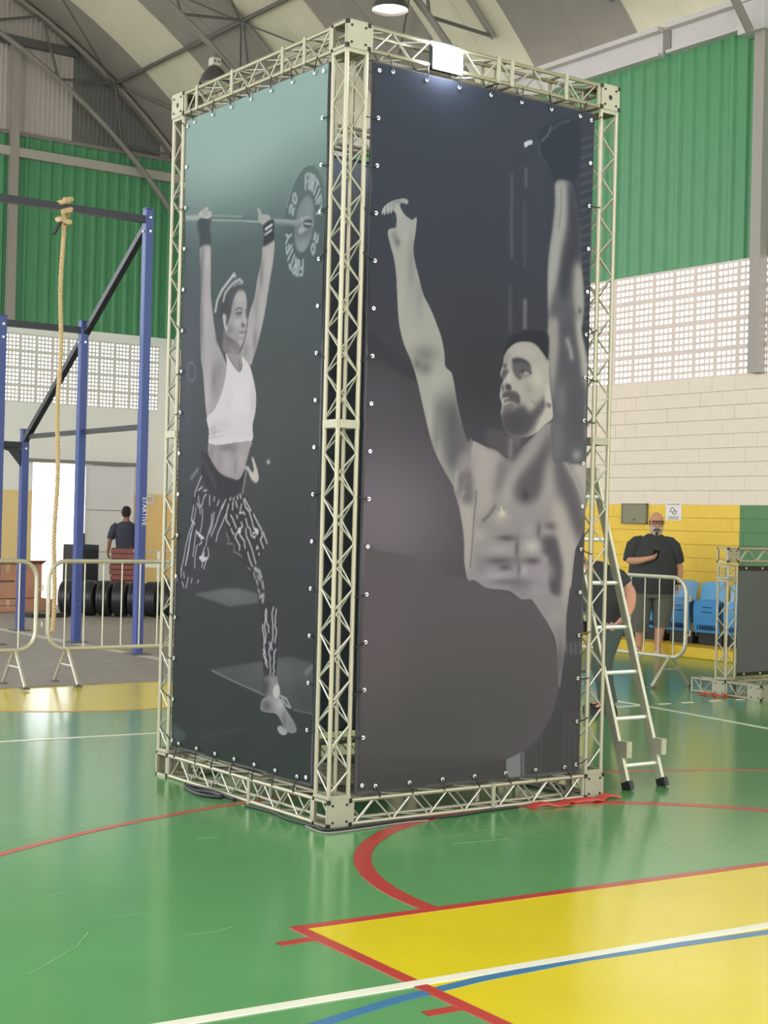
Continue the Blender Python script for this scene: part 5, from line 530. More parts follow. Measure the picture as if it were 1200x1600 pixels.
# ------------------------------------------------------------------ pull-up rig and climbing rope
rig=thing('pull_up_rig','blue and black steel pull-up rig with stepped uprights on the mat','gym rig',(0,0,.012))
def post(x,y_,h,wd=.1):
    o=MB().box(x-wd/2,x+wd/2,y_-wd/2,y_+wd/2,0,h).build('upright',BLUE,rig,bevel=.006)
    MB().box(x-.12,x+.12,y_-.12,y_+.12,0,.012).build('base_plate',DARKST,o)
    MB().box(x-wd/2-.004,x+wd/2+.004,y_-wd/2-.004,y_+wd/2+.004,h,h+.012).build('cap',BLUE,o)
    for k in range(10):
        z=.12+k*.08; MB().lathe([(.0001,0),(.009,0),(.009,.003),(.0001,.003)],8,axis='y',at=(x,y_-wd/2-.003,z)).build('peg_hole',BLACK,o)
    for z in (h-.1,h-.26):
        for ax_,at_ in (('y',(x,y_-wd/2-.018,z)),('x',(x-wd/2-.018,y_,z))):
            MB().lathe([(.0001,0),(.016,0),(.016,.02),(.0001,.02)],6,axis=ax_,at=at_).build('bolt',EYELET,o)
    return o
pc_=post(3.62,9.47,5.2); pb_=post(3.65,11.25,4.05); pa_=post(3.75,13.3,2.76); post(2.57,11.25,4.02); post(.6,9.47,5.2); post(2.55,13.3,2.7)
def beam(a,b,wd=.08): return MB().bar(a,b,wd,wd).build('crossbar',BLACKST,rig)
beam((.65,9.47,5.08),(3.57,9.47,5.08)); beam((2.62,11.25,3.94),(3.6,11.25,3.94)); beam((2.6,13.3,2.55),(3.7,13.3,2.55))
beam((3.64,9.52,2.66),(3.74,13.25,2.66),.06)
MB().bar((3.64,9.55,5.02),(3.72,13.2,2.62),.075,.075).build('diagonal_brace',BLACKST,rig)
q=MB(); q.add([(3.7,13.29,2.51),(3.3,13.29,2.51),(3.7,13.29,2.25),(3.7,13.31,2.51),(3.3,13.31,2.51),(3.7,13.31,2.25),(3.52,13.29,2.46),(3.52,13.31,2.46)],[(0,1,6,2),(3,5,7,4),(0,3,4,1),(1,4,7,6),(6,7,5,2),(2,5,3,0)]); q.build('gusset',BLACKST,rig)
tx=bpy.data.curves.new('letters','FONT'); tx.body='STARTIVE'; tx.size=.078; tx.extrude=.001; tx.align_x='CENTER'; tx.align_y='CENTER'
to=bpy.data.objects.new('lettering_src',tx); COL.objects.link(to); dg=bpy.context.evaluated_depsgraph_get(); me=bpy.data.meshes.new_from_object(to.evaluated_get(dg)); bpy.data.objects.remove(to)
me.materials.clear(); me.materials.append(mat('white_print',(235,235,238),.5)); lo=link('lettering',me,pc_); lo.rotation_euler=(PI/2,PI/2,0); lo.location=(3.64,9.418,1.67)
rp=thing('climbing_rope','tan climbing rope knotted over the high black crossbar of the rig','rope',(2.56,9.47,.3))
rd=random.Random(5)
tw=[(.012*math.sin(k*.35)-.0*(1-k/60),0,4.74*k/60) for k in range(61)]
b=MB()
for ph in (0,2.09,4.19): b.tube([(p[0]+.014*math.cos(k*1.1+ph),p[1]+.014*math.sin(k*1.1+ph),p[2]) for k,p in enumerate([(tw[i//4][0]+(tw[min(i//4+1,60)][0]-tw[i//4][0])*(i%4)/4,0,tw[i//4][2]+(tw[min(i//4+1,60)][2]-tw[i//4][2])*(i%4)/4) for i in range(241)])],.015,6)
b.build('strand',ROPE,rp,True)
kn=MB(); kn.tube([(.06*math.cos(a),.07*math.sin(a),4.79+.012*a) for a in [i*.4 for i in range(18)]],.03,8); kn.tube([(-.05,-.07,4.72),(.05,-.08,4.76),(.06,.05,4.70),(-.04,.07,4.66),(-.05,-.06,4.63),(.05,-.06,4.62),(.05,.04,4.6)],.032,8)
kn.tube([(-.03,-.075,4.86),(.06,-.07,4.88),(.05,.07,4.87)],.03,8); kn.build('knot',ROPE,rp,True)
MB().bar((-.04,-.05,4.64),(-.14,-.07,4.46),.05,.02).build('strap_end',BLACK,rp)
# ------------------------------------------------------------------ gear along the end wall
CARD=mat('cardboard',(190,142,112),.8,0,.08,8); CARD2=mat('cardboard_dark',(158,108,80),.8,0,.08,8)
def carton(loc,rz,sx,sy,sz,label,flaps=True):
    t=thing('cardboard_box',label,'box',loc,rz,'cardboard boxes by the rig')
    MB().box(-sx/2,sx/2,-sy/2,sy/2,0,sz).build('body',CARD,t,bevel=.006)
    if flaps:
        MB().bar((-sx/2,-sy/2,sz),(-sx/2+.02,-sy/2-.16,sz+.05),.008,.008).build('flap_edge',CARD2,t)
        MB().add([(-sx/2,-sy/2,sz),(sx/2,-sy/2,sz),(sx/2,-sy/2-.15,sz+.06),(-sx/2,-sy/2-.15,sz+.06),(-sx/2,-sy/2,sz+.006),(sx/2,-sy/2,sz+.006),(sx/2,-sy/2-.15,sz+.066),(-sx/2,-sy/2-.15,sz+.066)],[(0,1,2,3),(7,6,5,4),(0,4,5,1),(1,5,6,2),(2,6,7,3),(3,7,4,0)]).build('flap',CARD2,t)
    MB().box(-.03,.03,-sy/2-.002,sy/2+.002,sz-.12,sz+.002).build('tape',mat('packing_tape',(205,180,140),.4),t)
    MB().box(-sx*.3,sx*.1,-sy/2-.003,-sy/2,sz*.48,sz*.53).build('printed_mark',mat('carton_ink',(96,70,58),.7),t)
    return t
carton((5.1,17.5,.22),.1,1.25,.6,.56,'pale brown cardboard box on a flattened carton behind the left barrier')
carton((5.05,17.4,.012),.06,1.6,.75,.2,'low wide cardboard carton lying under the pale brown box',False)
PB=mat('black_plyo',(50,50,58),.6)
bx=thing('equipment_case','tall black equipment case beside the bright doorway','case',(6.98,18.45,.012))
MB().box(-.23,.23,-.25,.25,.06,1.08).build('body',PB,bx,bevel=.01); MB().box(-.2,.2,-.262,-.25,.12,1.0).build('grille',mat('case_grille',(34,34,38),.7),bx)
for s in (-1,1): MB().box(s*.19-.03,s*.19+.03,-.2,.2,0,.06).build('runner',BLACK,bx)
MB().tube([(-.08,-.02,1.08),(-.08,-.02,1.26),(.04,-.02,1.26),(.04,-.02,1.08)],.025,8).build('handle',PB,bx)
sb=thing('storage_crate','small black crate standing between the tall case and the board stack','crate',(7.15,17.85,.012))
MB().box(-.12,.12,-.15,.15,.0,.42).build('body',PB,sb,bevel=.008); MB().box(-.13,.13,-.16,.16,.40,.46).build('lid',PB,sb,bevel=.008)
WOOD=mat('red_brown_board',(132,76,66),.7,0,.15,7); 
for k in range(11):
    o=MB().box(-.27,.27,-.19,.19,0,.083).build('wooden_board',WOOD,None,bevel=.008,loc=(7.66+rd.uniform(-.015,.015),18.0+rd.uniform(-.02,.02),.012+k*.094)); o.rotation_euler=(0,0,-.6+rd.uniform(-.03,.03))
    MB().box(-.25,.25,-.17,.17,.083,.094).build('rubber_edge',mat('dark_board_edge',(70,46,44),.8),o)
    tag(o,'reddish-brown board in the tall stack beside the tall case, '+['lowest','second from the bottom','third from the bottom','fourth from the bottom','fifth from the bottom','in the middle','fifth from the top','fourth from the top','third from the top','second from the top','topmost'][k],'board','reddish boards in the stack')
TYRE=mat('tyre_rubber',(40,40,43),.38,0,.1,12)
tp=MB().lathe([(.15,-.09),(.2,-.115),(.25,-.11),(.275,-.085),(.28,0),(.275,.085),(.25,.11),(.2,.115),(.15,.09),(.15,-.09)],28,axis='x').mesh('tyre',TYRE,True)
gr=MB()
for s in (-.05,.0,.05): gr.lathe([(.279,s-.006),(.284,s-.006),(.284,s+.006),(.279,s+.006)],28,axis='x')
grm=gr.mesh('tread_rib',BLACK,True); rim=MB().lathe([(.15,-.09),(.165,-.105),(.15,-.105)],28,axis='x').mesh('bead',BLACK,True)
pos=[(5.72,16.1),(6.0,15.92),(6.2,15.76),(6.4,15.6),(6.6,15.45),(6.79,15.3),(6.97,15.15),(7.14,15.0)]
TL_=['first big black tyre at the left end of the row','second black tyre from the left in the row','third black tyre from the left in the row','fourth black tyre from the left in the row','fifth black tyre from the left in the row','sixth black tyre from the left, beside the blue upright','seventh black tyre, right of the blue upright','last black tyre of the row next to the tower column']
for k,(x,y_) in enumerate(pos):
    o=link('rubber_tyre',tp,None,loc=(x,y_,.295)); o.rotation_euler=(0,.0,-.72); tag(o,TL_[k],'tyre','black tyres in a row on the mat')
    link('tread_rib',grm,o); link('bead',rim,o)
mb_=thing('rubber_pad','flat black pad on the mat in front of the first tyre','pad',(5.3,15.75,.012)); MB().box(-.42,.2,-.16,.16,0,.05).build('body',BLACK,mb_,bevel=.01); MB().box(-.4,.18,-.14,.14,.05,.06).build('top_sheet',PB,mb_)
wbn=thing('weight_bench','weight bench with steel frame and plate beside the tower column','bench',(8.1,17.1,.012),-.62)
for s in (-.25,.25): MB().box(s-.03,s+.03,-.03,.03,0,1.0).build('upright',GALV,wbn)
MB().tube([(-.7,0,1.0),(.7,0,1.0)],.014,8).build('bar',EYELET,wbn); MB().box(-.16,.16,-1.1,-.05,.42,.5).build('seat_pad',PB,wbn,bevel=.02); MB().bar((0,-.1,.38),(0,-1.1,.38),.06,.06).build('spine',GALV,wbn); MB().box(-.2,.2,-1.06,-1.0,0,.4).build('front_leg',GALV,wbn)
MB().box(-.5,-.2,-.1,.2,.72,.8).build('shelf',GALV,wbn)
for x,R in ((-.45,.2),(.45,.2)):
    d=MB().lathe([(.025,-.03),(.17,-.03),(.175,-.022),(R,-.03),(R,.03),(.175,.022),(.17,.03),(.025,.03),(.025,-.03)],24,axis='x',at=(x,-.3,R)).build('weight_plate',mat('plate_rubber',(38,38,42),.4),wbn,True)
    MB().lathe([(.12,-.033),(.15,-.033),(.15,-.031),(.12,-.031)],24,axis='x',at=(x,-.3,R)).build('white_ring',EYELET,d)
nt_=MB().box(10.16,10.47,22.475,22.49,1.86,2.1).build('wall_notice',mat('paper_white',(226,220,205),.7)); tag(nt_,'white paper notice on the end wall right of the door','notice')
MB().box(10.2,10.42,22.472,22.4745,1.99,2.005).build('printed_line',mat('grey_print',(120,116,110),.7),nt_); MB().box(10.2,10.42,22.472,22.4745,1.95,1.962).build('printed_line',mat('grey_print',(120,116,110),.7),nt_)
# ------------------------------------------------------------------ right wall fixtures
h=MB().box(HX1-.05,HX1-.012,8.43,8.9,1.69,1.965).build('electrical_panel',mat('olive_panel',(136,130,104),.55)); tag(h,'olive grey metal panel door on the yellow wall left of the bald man','panel')
fr_=MB()
for (y0,y1,z0,z1) in ((8.42,8.91,1.685,1.7),(8.42,8.91,1.955,1.97),(8.42,8.435,1.685,1.97),(8.895,8.91,1.685,1.97)): fr_.box(HX1-.056,HX1-.012,y0,y1,z0,z1)
fr_.build('frame',mat('olive_frame',(112,108,88),.5),h); MB().lathe([(.0001,0),(.02,0),(.02,.008),(.0001,.01)],10,axis='x',at=(HX1-.058,8.66,1.745)).build('lock',DARKST,h)
sg=MB().box(HX1-.028,HX1-.012,7.79,8.08,1.745,1.985).build('wall_sign',mat('sign_white',(232,222,216),.6)); tag(sg,'small white sign with a black knot-like emblem above the bald man','sign')
GP=mat('sign_grey',(128,118,114),.7); EM=mat('sign_ink',(70,62,62),.7)
for z,a in ((1.963,.0),(1.79,.02),(1.765,.02)): MB().box(HX1-.03,HX1-.028,7.815+a,8.055-a,z-.005,z+.005).build('printed_line',GP,sg)
# emblem: two hooked loops, point-symmetric about the sign's middle (seen from -x, left = +y)
def em(pts): MB().tube([(HX1-.031,7.935-px*.001,1.873+pz_*.001) for px,pz_ in pts],.0042,6).build('emblem',EM,sg)
L1=[(-62,-8),(-52,12),(-42,32),(-22,44),(0,42),(14,26),(18,8),(40,2),(62,-4)]
em(L1); em([(62,-2),(52,-14),(44,-34),(24,-48),(4,-46),(-10,-30),(-18,-16),(-40,-14),(-62,-8)]); em([(-18,-16),(0,-16),(12,-8),(18,8)])
# kerb and stadium seats
kb=struct(MB().box(10.0,HX1-.02,-6,21,0,.14).build('trim_2',mat('kerb_yellow',(222,182,44),.5,0,.08,5),bevel=.01),'low yellow concrete kerb under the blue seats')
SBLUE=mat('seat_blue',(112,176,222),.38); SBLUE2=mat('seat_blue_fold',(74,146,206),.4); SBLK=mat('seat_shadow_slot',(28,58,96),.6)
def seat_proto():
    t=thing('stadium_seat','','seat',(0,0,0),-PI/2)
    # local: x across, faces -y
    n=8; prof=[(.10,.66),(.085,.60),(.06,.45),(.03,.30),(.02,.2)]
    def shell(prof,w0,w1,th,crv):
        b=MB(); vs=[];f=[]
        for i,(y_,z) in enumerate(prof):
            wd=w0+(w1-w0)*i/(len(prof)-1)
            for j in range(n+1):
                u=-1+2*j/n; top=-.03*abs(u)**3 if i==0 else 0
                vs.append((wd/2*u,y_-crv*u*u,z+top))
        m_=len(vs); vs+=[(x,y_+th,z) for x,y_,z in vs]
        k=n+1
        for i in range(len(prof)-1):
            for j in range(n): a=i*k+j; f+=[(a,a+1,a+k+1,a+k),(m_+a,m_+a+k,m_+a+k+1,m_+a+1)]
        for i in range(len(prof)-1): a=i*k; f+=[(a,a+k,m_+a+k,m_+a),(a+n,m_+a+n,m_+a+k+n,a+k+n)]
        for j in range(n): f+=[(j,m_+j,m_+j+1,j+1),((len(prof)-1)*k+j,(len(prof)-1)*k+j+1,m_+(len(prof)-1)*k+j+1,m_+(len(prof)-1)*k+j)]
        return b.add(vs,f)
    shell(prof,.45,.40,.02,.03).build('backrest',SBLUE,t,True)
    fs=shell([(.0,.43),(-.05,.42),(-.075,.34),(-.07,.2),(-.05,.06),(-.03,.0)],.40,.44,.03,.03).build('folded_seat',SBLUE2,t,True)
    for z in (.33,.27): MB().box(-.17,.17,-.079,-.07,z-.006,z+.006).build('rib',SBLK,fs)
    for k in range(9): MB().box(-.16+k*.04-.008,-.16+k*.04+.008,-.073,-.05,.04,.10).build('slot',SBLK,fs)
    for s in (-1,1): MB().box(s*.232-.012,s*.232+.012,-.06,.08,.12,.40).build('arm_bracket',mat('seat_bracket',(64,76,92),.5),t)
    MB().box(-.2,.2,.0,.12,-.16,-.01).build('mount',BLACK,t); MB().box(-.24,.24,.05,.1,-.06,-.01).build('rail',DARKST,t)
    return t
SLAB=['blue stadium seat at the left end behind the bending person','blue stadium seat partly behind the ladder','blue stadium seat left of the bald man behind the barrier','blue stadium seat directly behind the bald man','blue stadium seat just right of the bald man','blue stadium seat behind the lattice column of the small frame','blue stadium seat hidden mostly by the small dark banner','blue stadium seat at the far right behind the small dark banner']
sp=seat_proto()
for k in range(8):
    o=sp if k==0 else copy_tree(sp)
    o.location=(10.42,9.35-k*.508,.30); o['label']=SLAB[k]; o['group']='blue seats along the yellow wall'
# ------------------------------------------------------------------ low display frame on the right
df=thing('display_frame','low aluminium truss frame holding a plain dark banner at the right edge','display frame',(7.0,3.5,0))
W2=.15
segment(df,.985,(0,0,.16),'z'); segment(df,.14,(0,0,1.15),'z')
cornerbox(df,(0,0,1.31),('-y','+z'),W2); segment(df,1.7,(W2,0,1.31),'x'); segment(df,1.7,(W2,0,.0),'x'); cornerbox(df,(1.85,0,1.31),('-y','+z'),W2); segment(df,1.15,(1.85,0,.16),'z')
segment(df,.30,(0,W2,0),'y'); segment(df,.30,(0,-.30,0),'y'); cornerbox(df,(0,-.45,0),('-y','-x','+z'),W2); cornerbox(df,(0,0,0),('-x',),W2); cornerbox(df,(1.85,0,0),('-y','+x'),W2)
DV=mat('dark_plain_vinyl',(78,84,84),.5); fb=MB().box(7.0+W2+.03,7.0+1.85-.03,3.5+.02,3.526,.19,1.28).build('plain_banner',DV); tag(fb,'plain dark grey banner tied inside the low frame at the right edge','banner')
MB().box(7.18,8.82,3.512,3.52,1.235,1.28).build('hem',BLACK,fb); MB().box(7.18,8.82,3.512,3.52,.19,.225).build('hem',BLACK,fb)
for k in range(7):
    for z in (1.258,.21): link('eyelet',EYEM,fb,loc=(7.28+k*.24,3.508,z))
RS=mat('red_strap',(186,62,50),.6)
def strap(loc,rz,Lg,label):
    rnd=random.Random(3); pts=[(Lg*i/12,.03*math.sin(i*1.3),.012+.006*(i%3)) for i in range(13)]; b=MB()
    vs=[];f=[]
    for i,p in enumerate(pts): vs+=[(p[0],p[1]-.03,p[2]-.009),(p[0],p[1]+.03,p[2]-.006),(p[0],p[1]+.03,p[2]+.004),(p[0],p[1]-.03,p[2]+.002)]
    for i in range(12):
        for j in range(4): f.append((4*i+j,4*i+(j+1)%4,4*i+4+(j+1)%4,4*i+4+j))
    f+=[(0,1,2,3),(51,50,49,48)]
    o=b.add(vs,f).build('red_strap',RS,None,loc=loc); o.rotation_euler=(0,0,rz); tag(o,label,'strap')
strap((1.35,-.085,0),.03,.72,'red webbing strap lying along the right base of the tower'); strap((6.9,3.74,0),-1.5,.32,'red strap on the floor under the low frame foot')
def cable(pts,r,label,m=BLACK):
    P_=np.array(pts,float); out=[]
    for i in range(len(P_)-1):
        p0,p1,p2,p3=P_[max(i-1,0)],P_[i],P_[i+1],P_[min(i+2,len(P_)-1)]
        for t in np.linspace(0,1,7)[:-1]: out.append(tuple(.5*((2*p1)+(-p0+p2)*t+(2*p0-5*p1+4*p2-p3)*t*t+(-p0+3*p1-3*p2+p3)*t**3)))
    out.append(tuple(P_[-1])); o=MB().tube(out,r,6).build('cable',m,None,True); tag(o,label,'cable','cables around the tower base')
cable([(-.06,.75,.008),(-.03,.5,.008),(-.06,.3,.008),(-.04,.05,.008),(-.03,-.05,.008),(.2,-.05,.008),(.5,-.03,.008),(.8,-.06,.008),(1.1,-.03,.008),(1.3,-.035,.01)],.008,'black cable running along the front foot of the tower')
cable([(-.07,.1,.006),(-.08,-.1,.006),(.1,-.11,.006),(.3,-.09,.006),(.45,-.08,.006),(.6,-.09,.006)],.006,'thin grey cable looped at the near corner of the tower',mat('grey_cable',(120,112,104),.6))
cable([(-.04,1.5,.012),(-.1,1.35,.012),(-.13,1.15,.012),(-.06,1.02,.012),(-.04,1.15,.014),(-.1,1.28,.016),(-.05,1.42,.012),(-.03,1.2,.02),(-.04,.9,.012)],.012,'dark cable coil at the left foot of the tower')
wp=mat('bundled_plastic',(176,170,150),.5,0,.2,9)
bd=thing('cable_bundle','pale bundle of wrapped cable lying inside the tower base','bundle',(.95,1.2,.0))
for k in range(5): MB().tube([(.25*math.cos(a)+.02*k,.16*math.sin(a)+.015*k,.02+.022*k) for a in [i*2*PI/16 for i in range(16)]],.018,6,closed=True).build('loop',wp,bd,True)
# ------------------------------------------------------------------ people
def skin_body(parent,nodes,edges,m,name='body',sub=2):
    names=list(nodes); ix={n:i for i,n in enumerate(names)}
    me=bpy.data.meshes.new(name); me.from_pydata([nodes[n][0] for n in names],[(ix[a],ix[b]) for a,b in edges],[])
    o=bpy.data.objects.new(name,me); COL.objects.link(o); o.parent=parent
    md=o.modifiers.new('skin','SKIN'); md.use_smooth_shade=True; md.branch_smoothing=.3
    if not me.skin_vertices: pass
    for i,n in enumerate(names):
        r=nodes[n][1]; sv=me.skin_vertices[0].data[i]; sv.radius=(r,r) if not isinstance(r,tuple) else r; sv.use_root=(i==0)
    s=o.modifiers.new('sub','SUBSURF'); s.levels=sub; s.render_levels=sub
    me.materials.append(m); return o
def chain(edges,*names):
    for a,b in zip(names[:-1],names[1:]): edges.append((a,b))
def hand(nodes,edges,pre,wrist,wr,d,side,curl,scale=1.0):
    """palm from wrist node along d, fingers curling toward 'curl' ; side = across the palm"""
    w=Vector(nodes[wrist][0]); d=Vector(d).normalized(); side=Vector(side).normalized(); curl=Vector(curl).normalized()
    nodes[pre+'palm']=(tuple(w+d*.05*scale),.030*scale); edges.append((wrist,pre+'palm'))
    for k,(o,Lf) in enumerate(((-.028,.060),(-.010,.072),(.009,.067),(.027,.052))):
        k0=w+d*.085*scale+side*o*scale; k1=k0+(d*.75+curl*.65)*Lf*.5*scale; k2=k1+(d*.1+curl)*Lf*.5*scale
        for j,p_ in enumerate((k0,k1,k2)): nodes[f'{pre}f{k}{j}']=(tuple(p_),(.0105-.001*j)*scale)
        chain(edges,pre+'palm',f'{pre}f{k}0',f'{pre}f{k}1',f'{pre}f{k}2')
    t0=w+d*.04*scale-side*.035*scale+curl*.01; t1=t0+(d*.5-side*.5+curl*.6)*.04*scale; t2=t1+(d*.6+curl*.7)*.03*scale
    for j,p_ in enumerate((t0,t1,t2)): nodes[f'{pre}t{j}']=(tuple(p_),(.0125-.0015*j)*scale)
    chain(edges,pre+'palm',pre+'t0',pre+'t1',pre+'t2')
def head_mesh(c,sx,sy,sz,tilt=0):
    """skull + jaw + nose + ears + brow, facing -y"""
    b=MB(); rings=[]
    prof=[(-1.0,.30,.30,-.30),(-.92,.48,.5,-.22),(-.75,.66,.72,-.12),(-.5,.80,.88,-.05),(-.2,.90,.95,0),(.1,.97,1.0,.03),(.4,.98,1.0,.05),(.65,.86,.9,.05),(.85,.6,.65,.04),(.97,.28,.3,.03),(1.0,.05,.05,.03)]
    for z,rx,ry,oy in prof: rings.append(((0,oy*sy,z*sz),rx*sx,ry*sy))
    b.loft(rings,18)
    b.loft([((0,-sy*.9,.12*sz),.012,.01),((0,-sy*1.05,-.02*sz),.016,.016),((0,-sy*1.16,-.16*sz),.022,.022),((0,-sy*.98,-.24*sz),.018,.014)],8)
    for s in (-1,1):
        b.loft([((s*sx*.98,.02,-.28*sz),.008,.014),((s*sx*1.06,.025,-.1*sz),.013,.026),((s*sx*1.08,.03,.1*sz),.013,.03),((s*sx*1.0,.03,.2*sz),.006,.014)],8)
        b.loft([((s*.035,-sy*.88,.1*sz),.018,.012),((s*.035,-sy*.95,.16*sz),.024,.012),((s*.035,-sy*.9,.22*sz),.018,.01)],8)
    R_=Matrix.Rotation(tilt,3,'X'); b.v=[tuple(R_@Vector(v)+Vector(c)) for v in b.v]
    return b
def tilted(b,c,tilt):
    R_=Matrix.Rotation(tilt,3,'X'); b.v=[tuple(R_@Vector(v)+Vector(c)) for v in b.v]; return b
# --- bald man with phone
man=thing('person','bald grey-bearded man in black t-shirt and grey shorts looking at his phone','person',(9.81,7.26,0),math.radians(-40))
N={};E_=[]
N['pelvis']=((0,.02,.92),.17);N['belly']=((0,-.02,1.1),.2);N['chest']=((0,0,1.35),.17);N['neck']=((.0,-.01,1.52),.07);N['skull']=((.03,-.05,1.62),.075)
chain(E_,'pelvis','belly','chest','neck','skull')
for s,sx,kx,ax in (('l',-.13,-.14,-.15),('r',.13,.12,.08)):
    fy=-.02 if s=='l' else -.06
    N[s+'hip']=((sx,.02,.84),.125);N[s+'knee']=((kx,fy,.48),.085);N[s+'calf']=((kx+ (ax-kx)*.5,fy+.02,.32),.07);N[s+'ankle']=((ax,fy+.03,.09),.042);N[s+'foot']=((ax+(.0 if s=='r' else -.03),fy-.06,.045),.04);N[s+'toe']=((ax+(.01 if s=='r' else -.05),fy-.15,.035),.032)
    chain(E_,'pelvis',s+'hip',s+'knee',s+'calf',s+'ankle',s+'foot',s+'toe')
N['lsh']=((-.2,0,1.43),.07);N['lel']=((-.315,-.07,1.20),.062);N['lfo']=((-.2,-.26,1.21),.05);N['lwr']=((-.09,-.36,1.245),.034);chain(E_,'chest','lsh','lel','lfo','lwr');hand(N,E_,'l','lwr',.03,(.9,-.15,.35),(0,-.5,.6),(.3,-.2,.9),.95)
N['rsh']=((.22,0,1.43),.07);N['rel']=((.34,.03,1.14),.058);N['rwr']=((.33,-.09,.92),.036);chain(E_,'chest','rsh','rel','rwr');hand(N,E_,'r','rwr',.03,(0,-.1,-1),(0,-.9,0),(-.8,-.2,-.3),1.0)
skin_body(man,N,E_,SKIN)
sh=MB(); sh.loft([((.0,.0,.80),.285,.215),((0,-.01,.95),.31,.25),((0,-.02,1.1),.31,.26),((0,-.01,1.25),.285,.22),((0,0,1.36),.265,.18),((0,0,1.44),.235,.15),((.005,0,1.5),.18,.12),((.01,0,1.535),.125,.1),((.01,0,1.56),.085,.08)],20,True)
for s in (-1,1):
    q=[(s*.13,0,1.47),(s*.2,-.005,1.445),(s*.255,-.01,1.39),(.295 if s>0 else -.285,-.03 if s<0 else 0,1.29),(.32 if s>0 else -.305,-.05 if s<0 else .02,1.20)]
    sh.tube(q,.1,14,r_list=[.07,.09,.098,.09,.084])
sh.build('tshirt',TEE,man,True)
so=MB(); so.loft([((0,.01,.96),.27,.2),((0,.01,.84),.275,.205),((0,.01,.74),.262,.185)],18)
for s,kx,bz in ((-1,-.145,.30),(1,.125,.36)): so.tube([(s*.125,.01,.82),(s*.132,0,.64),(kx,-.02,.48),(kx,-.02,bz)],.13,14,r_list=[.14,.138,.118,.108])
so.build('shorts',SHORTS,man,True)
HC=(.03,-.04,1.70); TI=.22
head_mesh(HC,.085,.10,.135,TI).build('head',SKIN,man,True)
BW=mat('grey_beard',(182,170,150),.9,0,.3,60,.6,90); BD=mat('dark_goatee',(74,56,46),.9)
b=MB(); b.loft([((0,-.035,-.165),.03,.03),((0,-.035,-.14),.062,.062),((0,-.03,-.105),.078,.076),((0,-.022,-.07),.083,.082),((0,-.01,-.03),.086,.086)],16); tilted(b,HC,TI).build('beard',BW,man,True)
b=MB(); b.loft([((0,-.092,-.145),.012,.014),((0,-.1,-.115),.02,.018),((0,-.105,-.085),.018,.014)],10); b.tube([(-.042,-.086,-.085),(-.02,-.108,-.062),(.02,-.108,-.062),(.042,-.086,-.085)],.011,8); tilted(b,HC,TI).build('goatee',BD,man,True)
gl=MB()
for s in (-1,1): gl.tube([(s*.035+.027*math.cos(a),-.112,.025+.018*math.sin(a)) for a in [i*2*PI/12 for i in range(12)]],.0035,6,closed=True); gl.tube([(s*.062,-.11,.03),(s*.088,-.05,.032),(s*.09,.03,.03)],.0035,6)
gl.tube([(-.008,-.113,.03),(.008,-.113,.03)],.0035,6); gl.tube([(-.065,-.112,.048),(.065,-.112,.048)],.006,6); tilted(gl,HC,TI).build('glasses',mat('glasses_frame',(60,40,34),.4),man)
for ax,fy,dx in ((-.15,-.02,-.03),(.08,-.06,.0)):
    b=MB(); b.loft([((ax+dx*.3,fy-.06,.0),.05,.135),((ax+dx*.3,fy-.06,.02),.05,.135)],18); b.tube([(ax+dx-.048,fy-.1,.02),(ax+dx,fy-.1,.085),(ax+dx+.048,fy-.1,.02)],.014,8); b.build('sandal',mat('sandal_light',(205,196,180),.7),man,True)
b=MB(); b.tube([(.33+.04*math.cos(a),-.085+.04*math.sin(a),.93) for a in [i*2*PI/12 for i in range(12)]],.01,6,closed=True); b.build('wristband',BLACK,man)
R40=Matrix.Rotation(math.radians(-40),3,'Z'); pp=R40@Vector((-.005,-.385,1.30))+Vector((9.81,7.26,0))
ph=thing('mobile_phone','dark mobile phone held in the bald man\'s right hand','phone',tuple(pp),math.radians(-40))
o=MB().box(-.04,.04,-.075,.075,-.005,.005).build('body',BLACK,ph,bevel=.003); o.rotation_euler=(-.95,.1,.15)
o2=MB().box(-.036,.036,-.07,.07,.0052,.006).build('screen',mat('phone_screen',(205,215,225),.2,emit=(210,220,235),estr=.6),ph); o2.rotation_euler=(-.95,.1,.15)
# --- man walking to the door (seen from behind)
wk=thing('person','dark-dressed man seen from behind walking towards the bright doorway','person',(8.10,18.97,.012),math.radians(144.4))
N={};E_=[]
N['pelvis']=((0,0,.95),.13);N['belly']=((0,0,1.12),.13);N['chest']=((0,0,1.34),.145);N['neck']=((0,0,1.50),.055);N['skull']=((0,-.01,1.6),.07);chain(E_,'pelvis','belly','chest','neck','skull')
for s,sx,ky,ay in (('l',-.09,-.08,.06),('r',.09,.04,.28)):
    N[s+'hip']=((sx,0,.88),.1);N[s+'knee']=((sx,ky,.5),.065);N[s+'ankle']=((sx,ay,.09),.04);N[s+'toe']=((sx,ay-.14,.04),.035);chain(E_,'pelvis',s+'hip',s+'knee',s+'ankle',s+'toe')
for s,x in (('l',-1),('r',1)):
    N[s+'sh']=((x*.19,0,1.42),.06);N[s+'el']=((x*.285,.03,1.16),.045);N[s+'wr']=((x*.325,-.03,.93),.03);chain(E_,'chest',s+'sh',s+'el',s+'wr');hand(N,E_,s,s+'wr',.03,(0,-.1,-1),(0,-1,0),(-x*.6,-.3,-.2),.95)
skin_body(wk,N,E_,SKIN2)
sh=MB(); sh.loft([((0,0,.90),.175,.125),((0,0,1.05),.178,.125),((0,0,1.22),.2,.13),((0,0,1.36),.212,.135),((0,0,1.44),.19,.11),((0,0,1.50),.09,.075)],18)
for s in (-1,1): sh.tube([(s*.15,0,1.43),(s*.215,.01,1.37),(s*.255,.02,1.26),(s*.275,.025,1.17)],.075,12,r_list=[.075,.08,.072,.066])
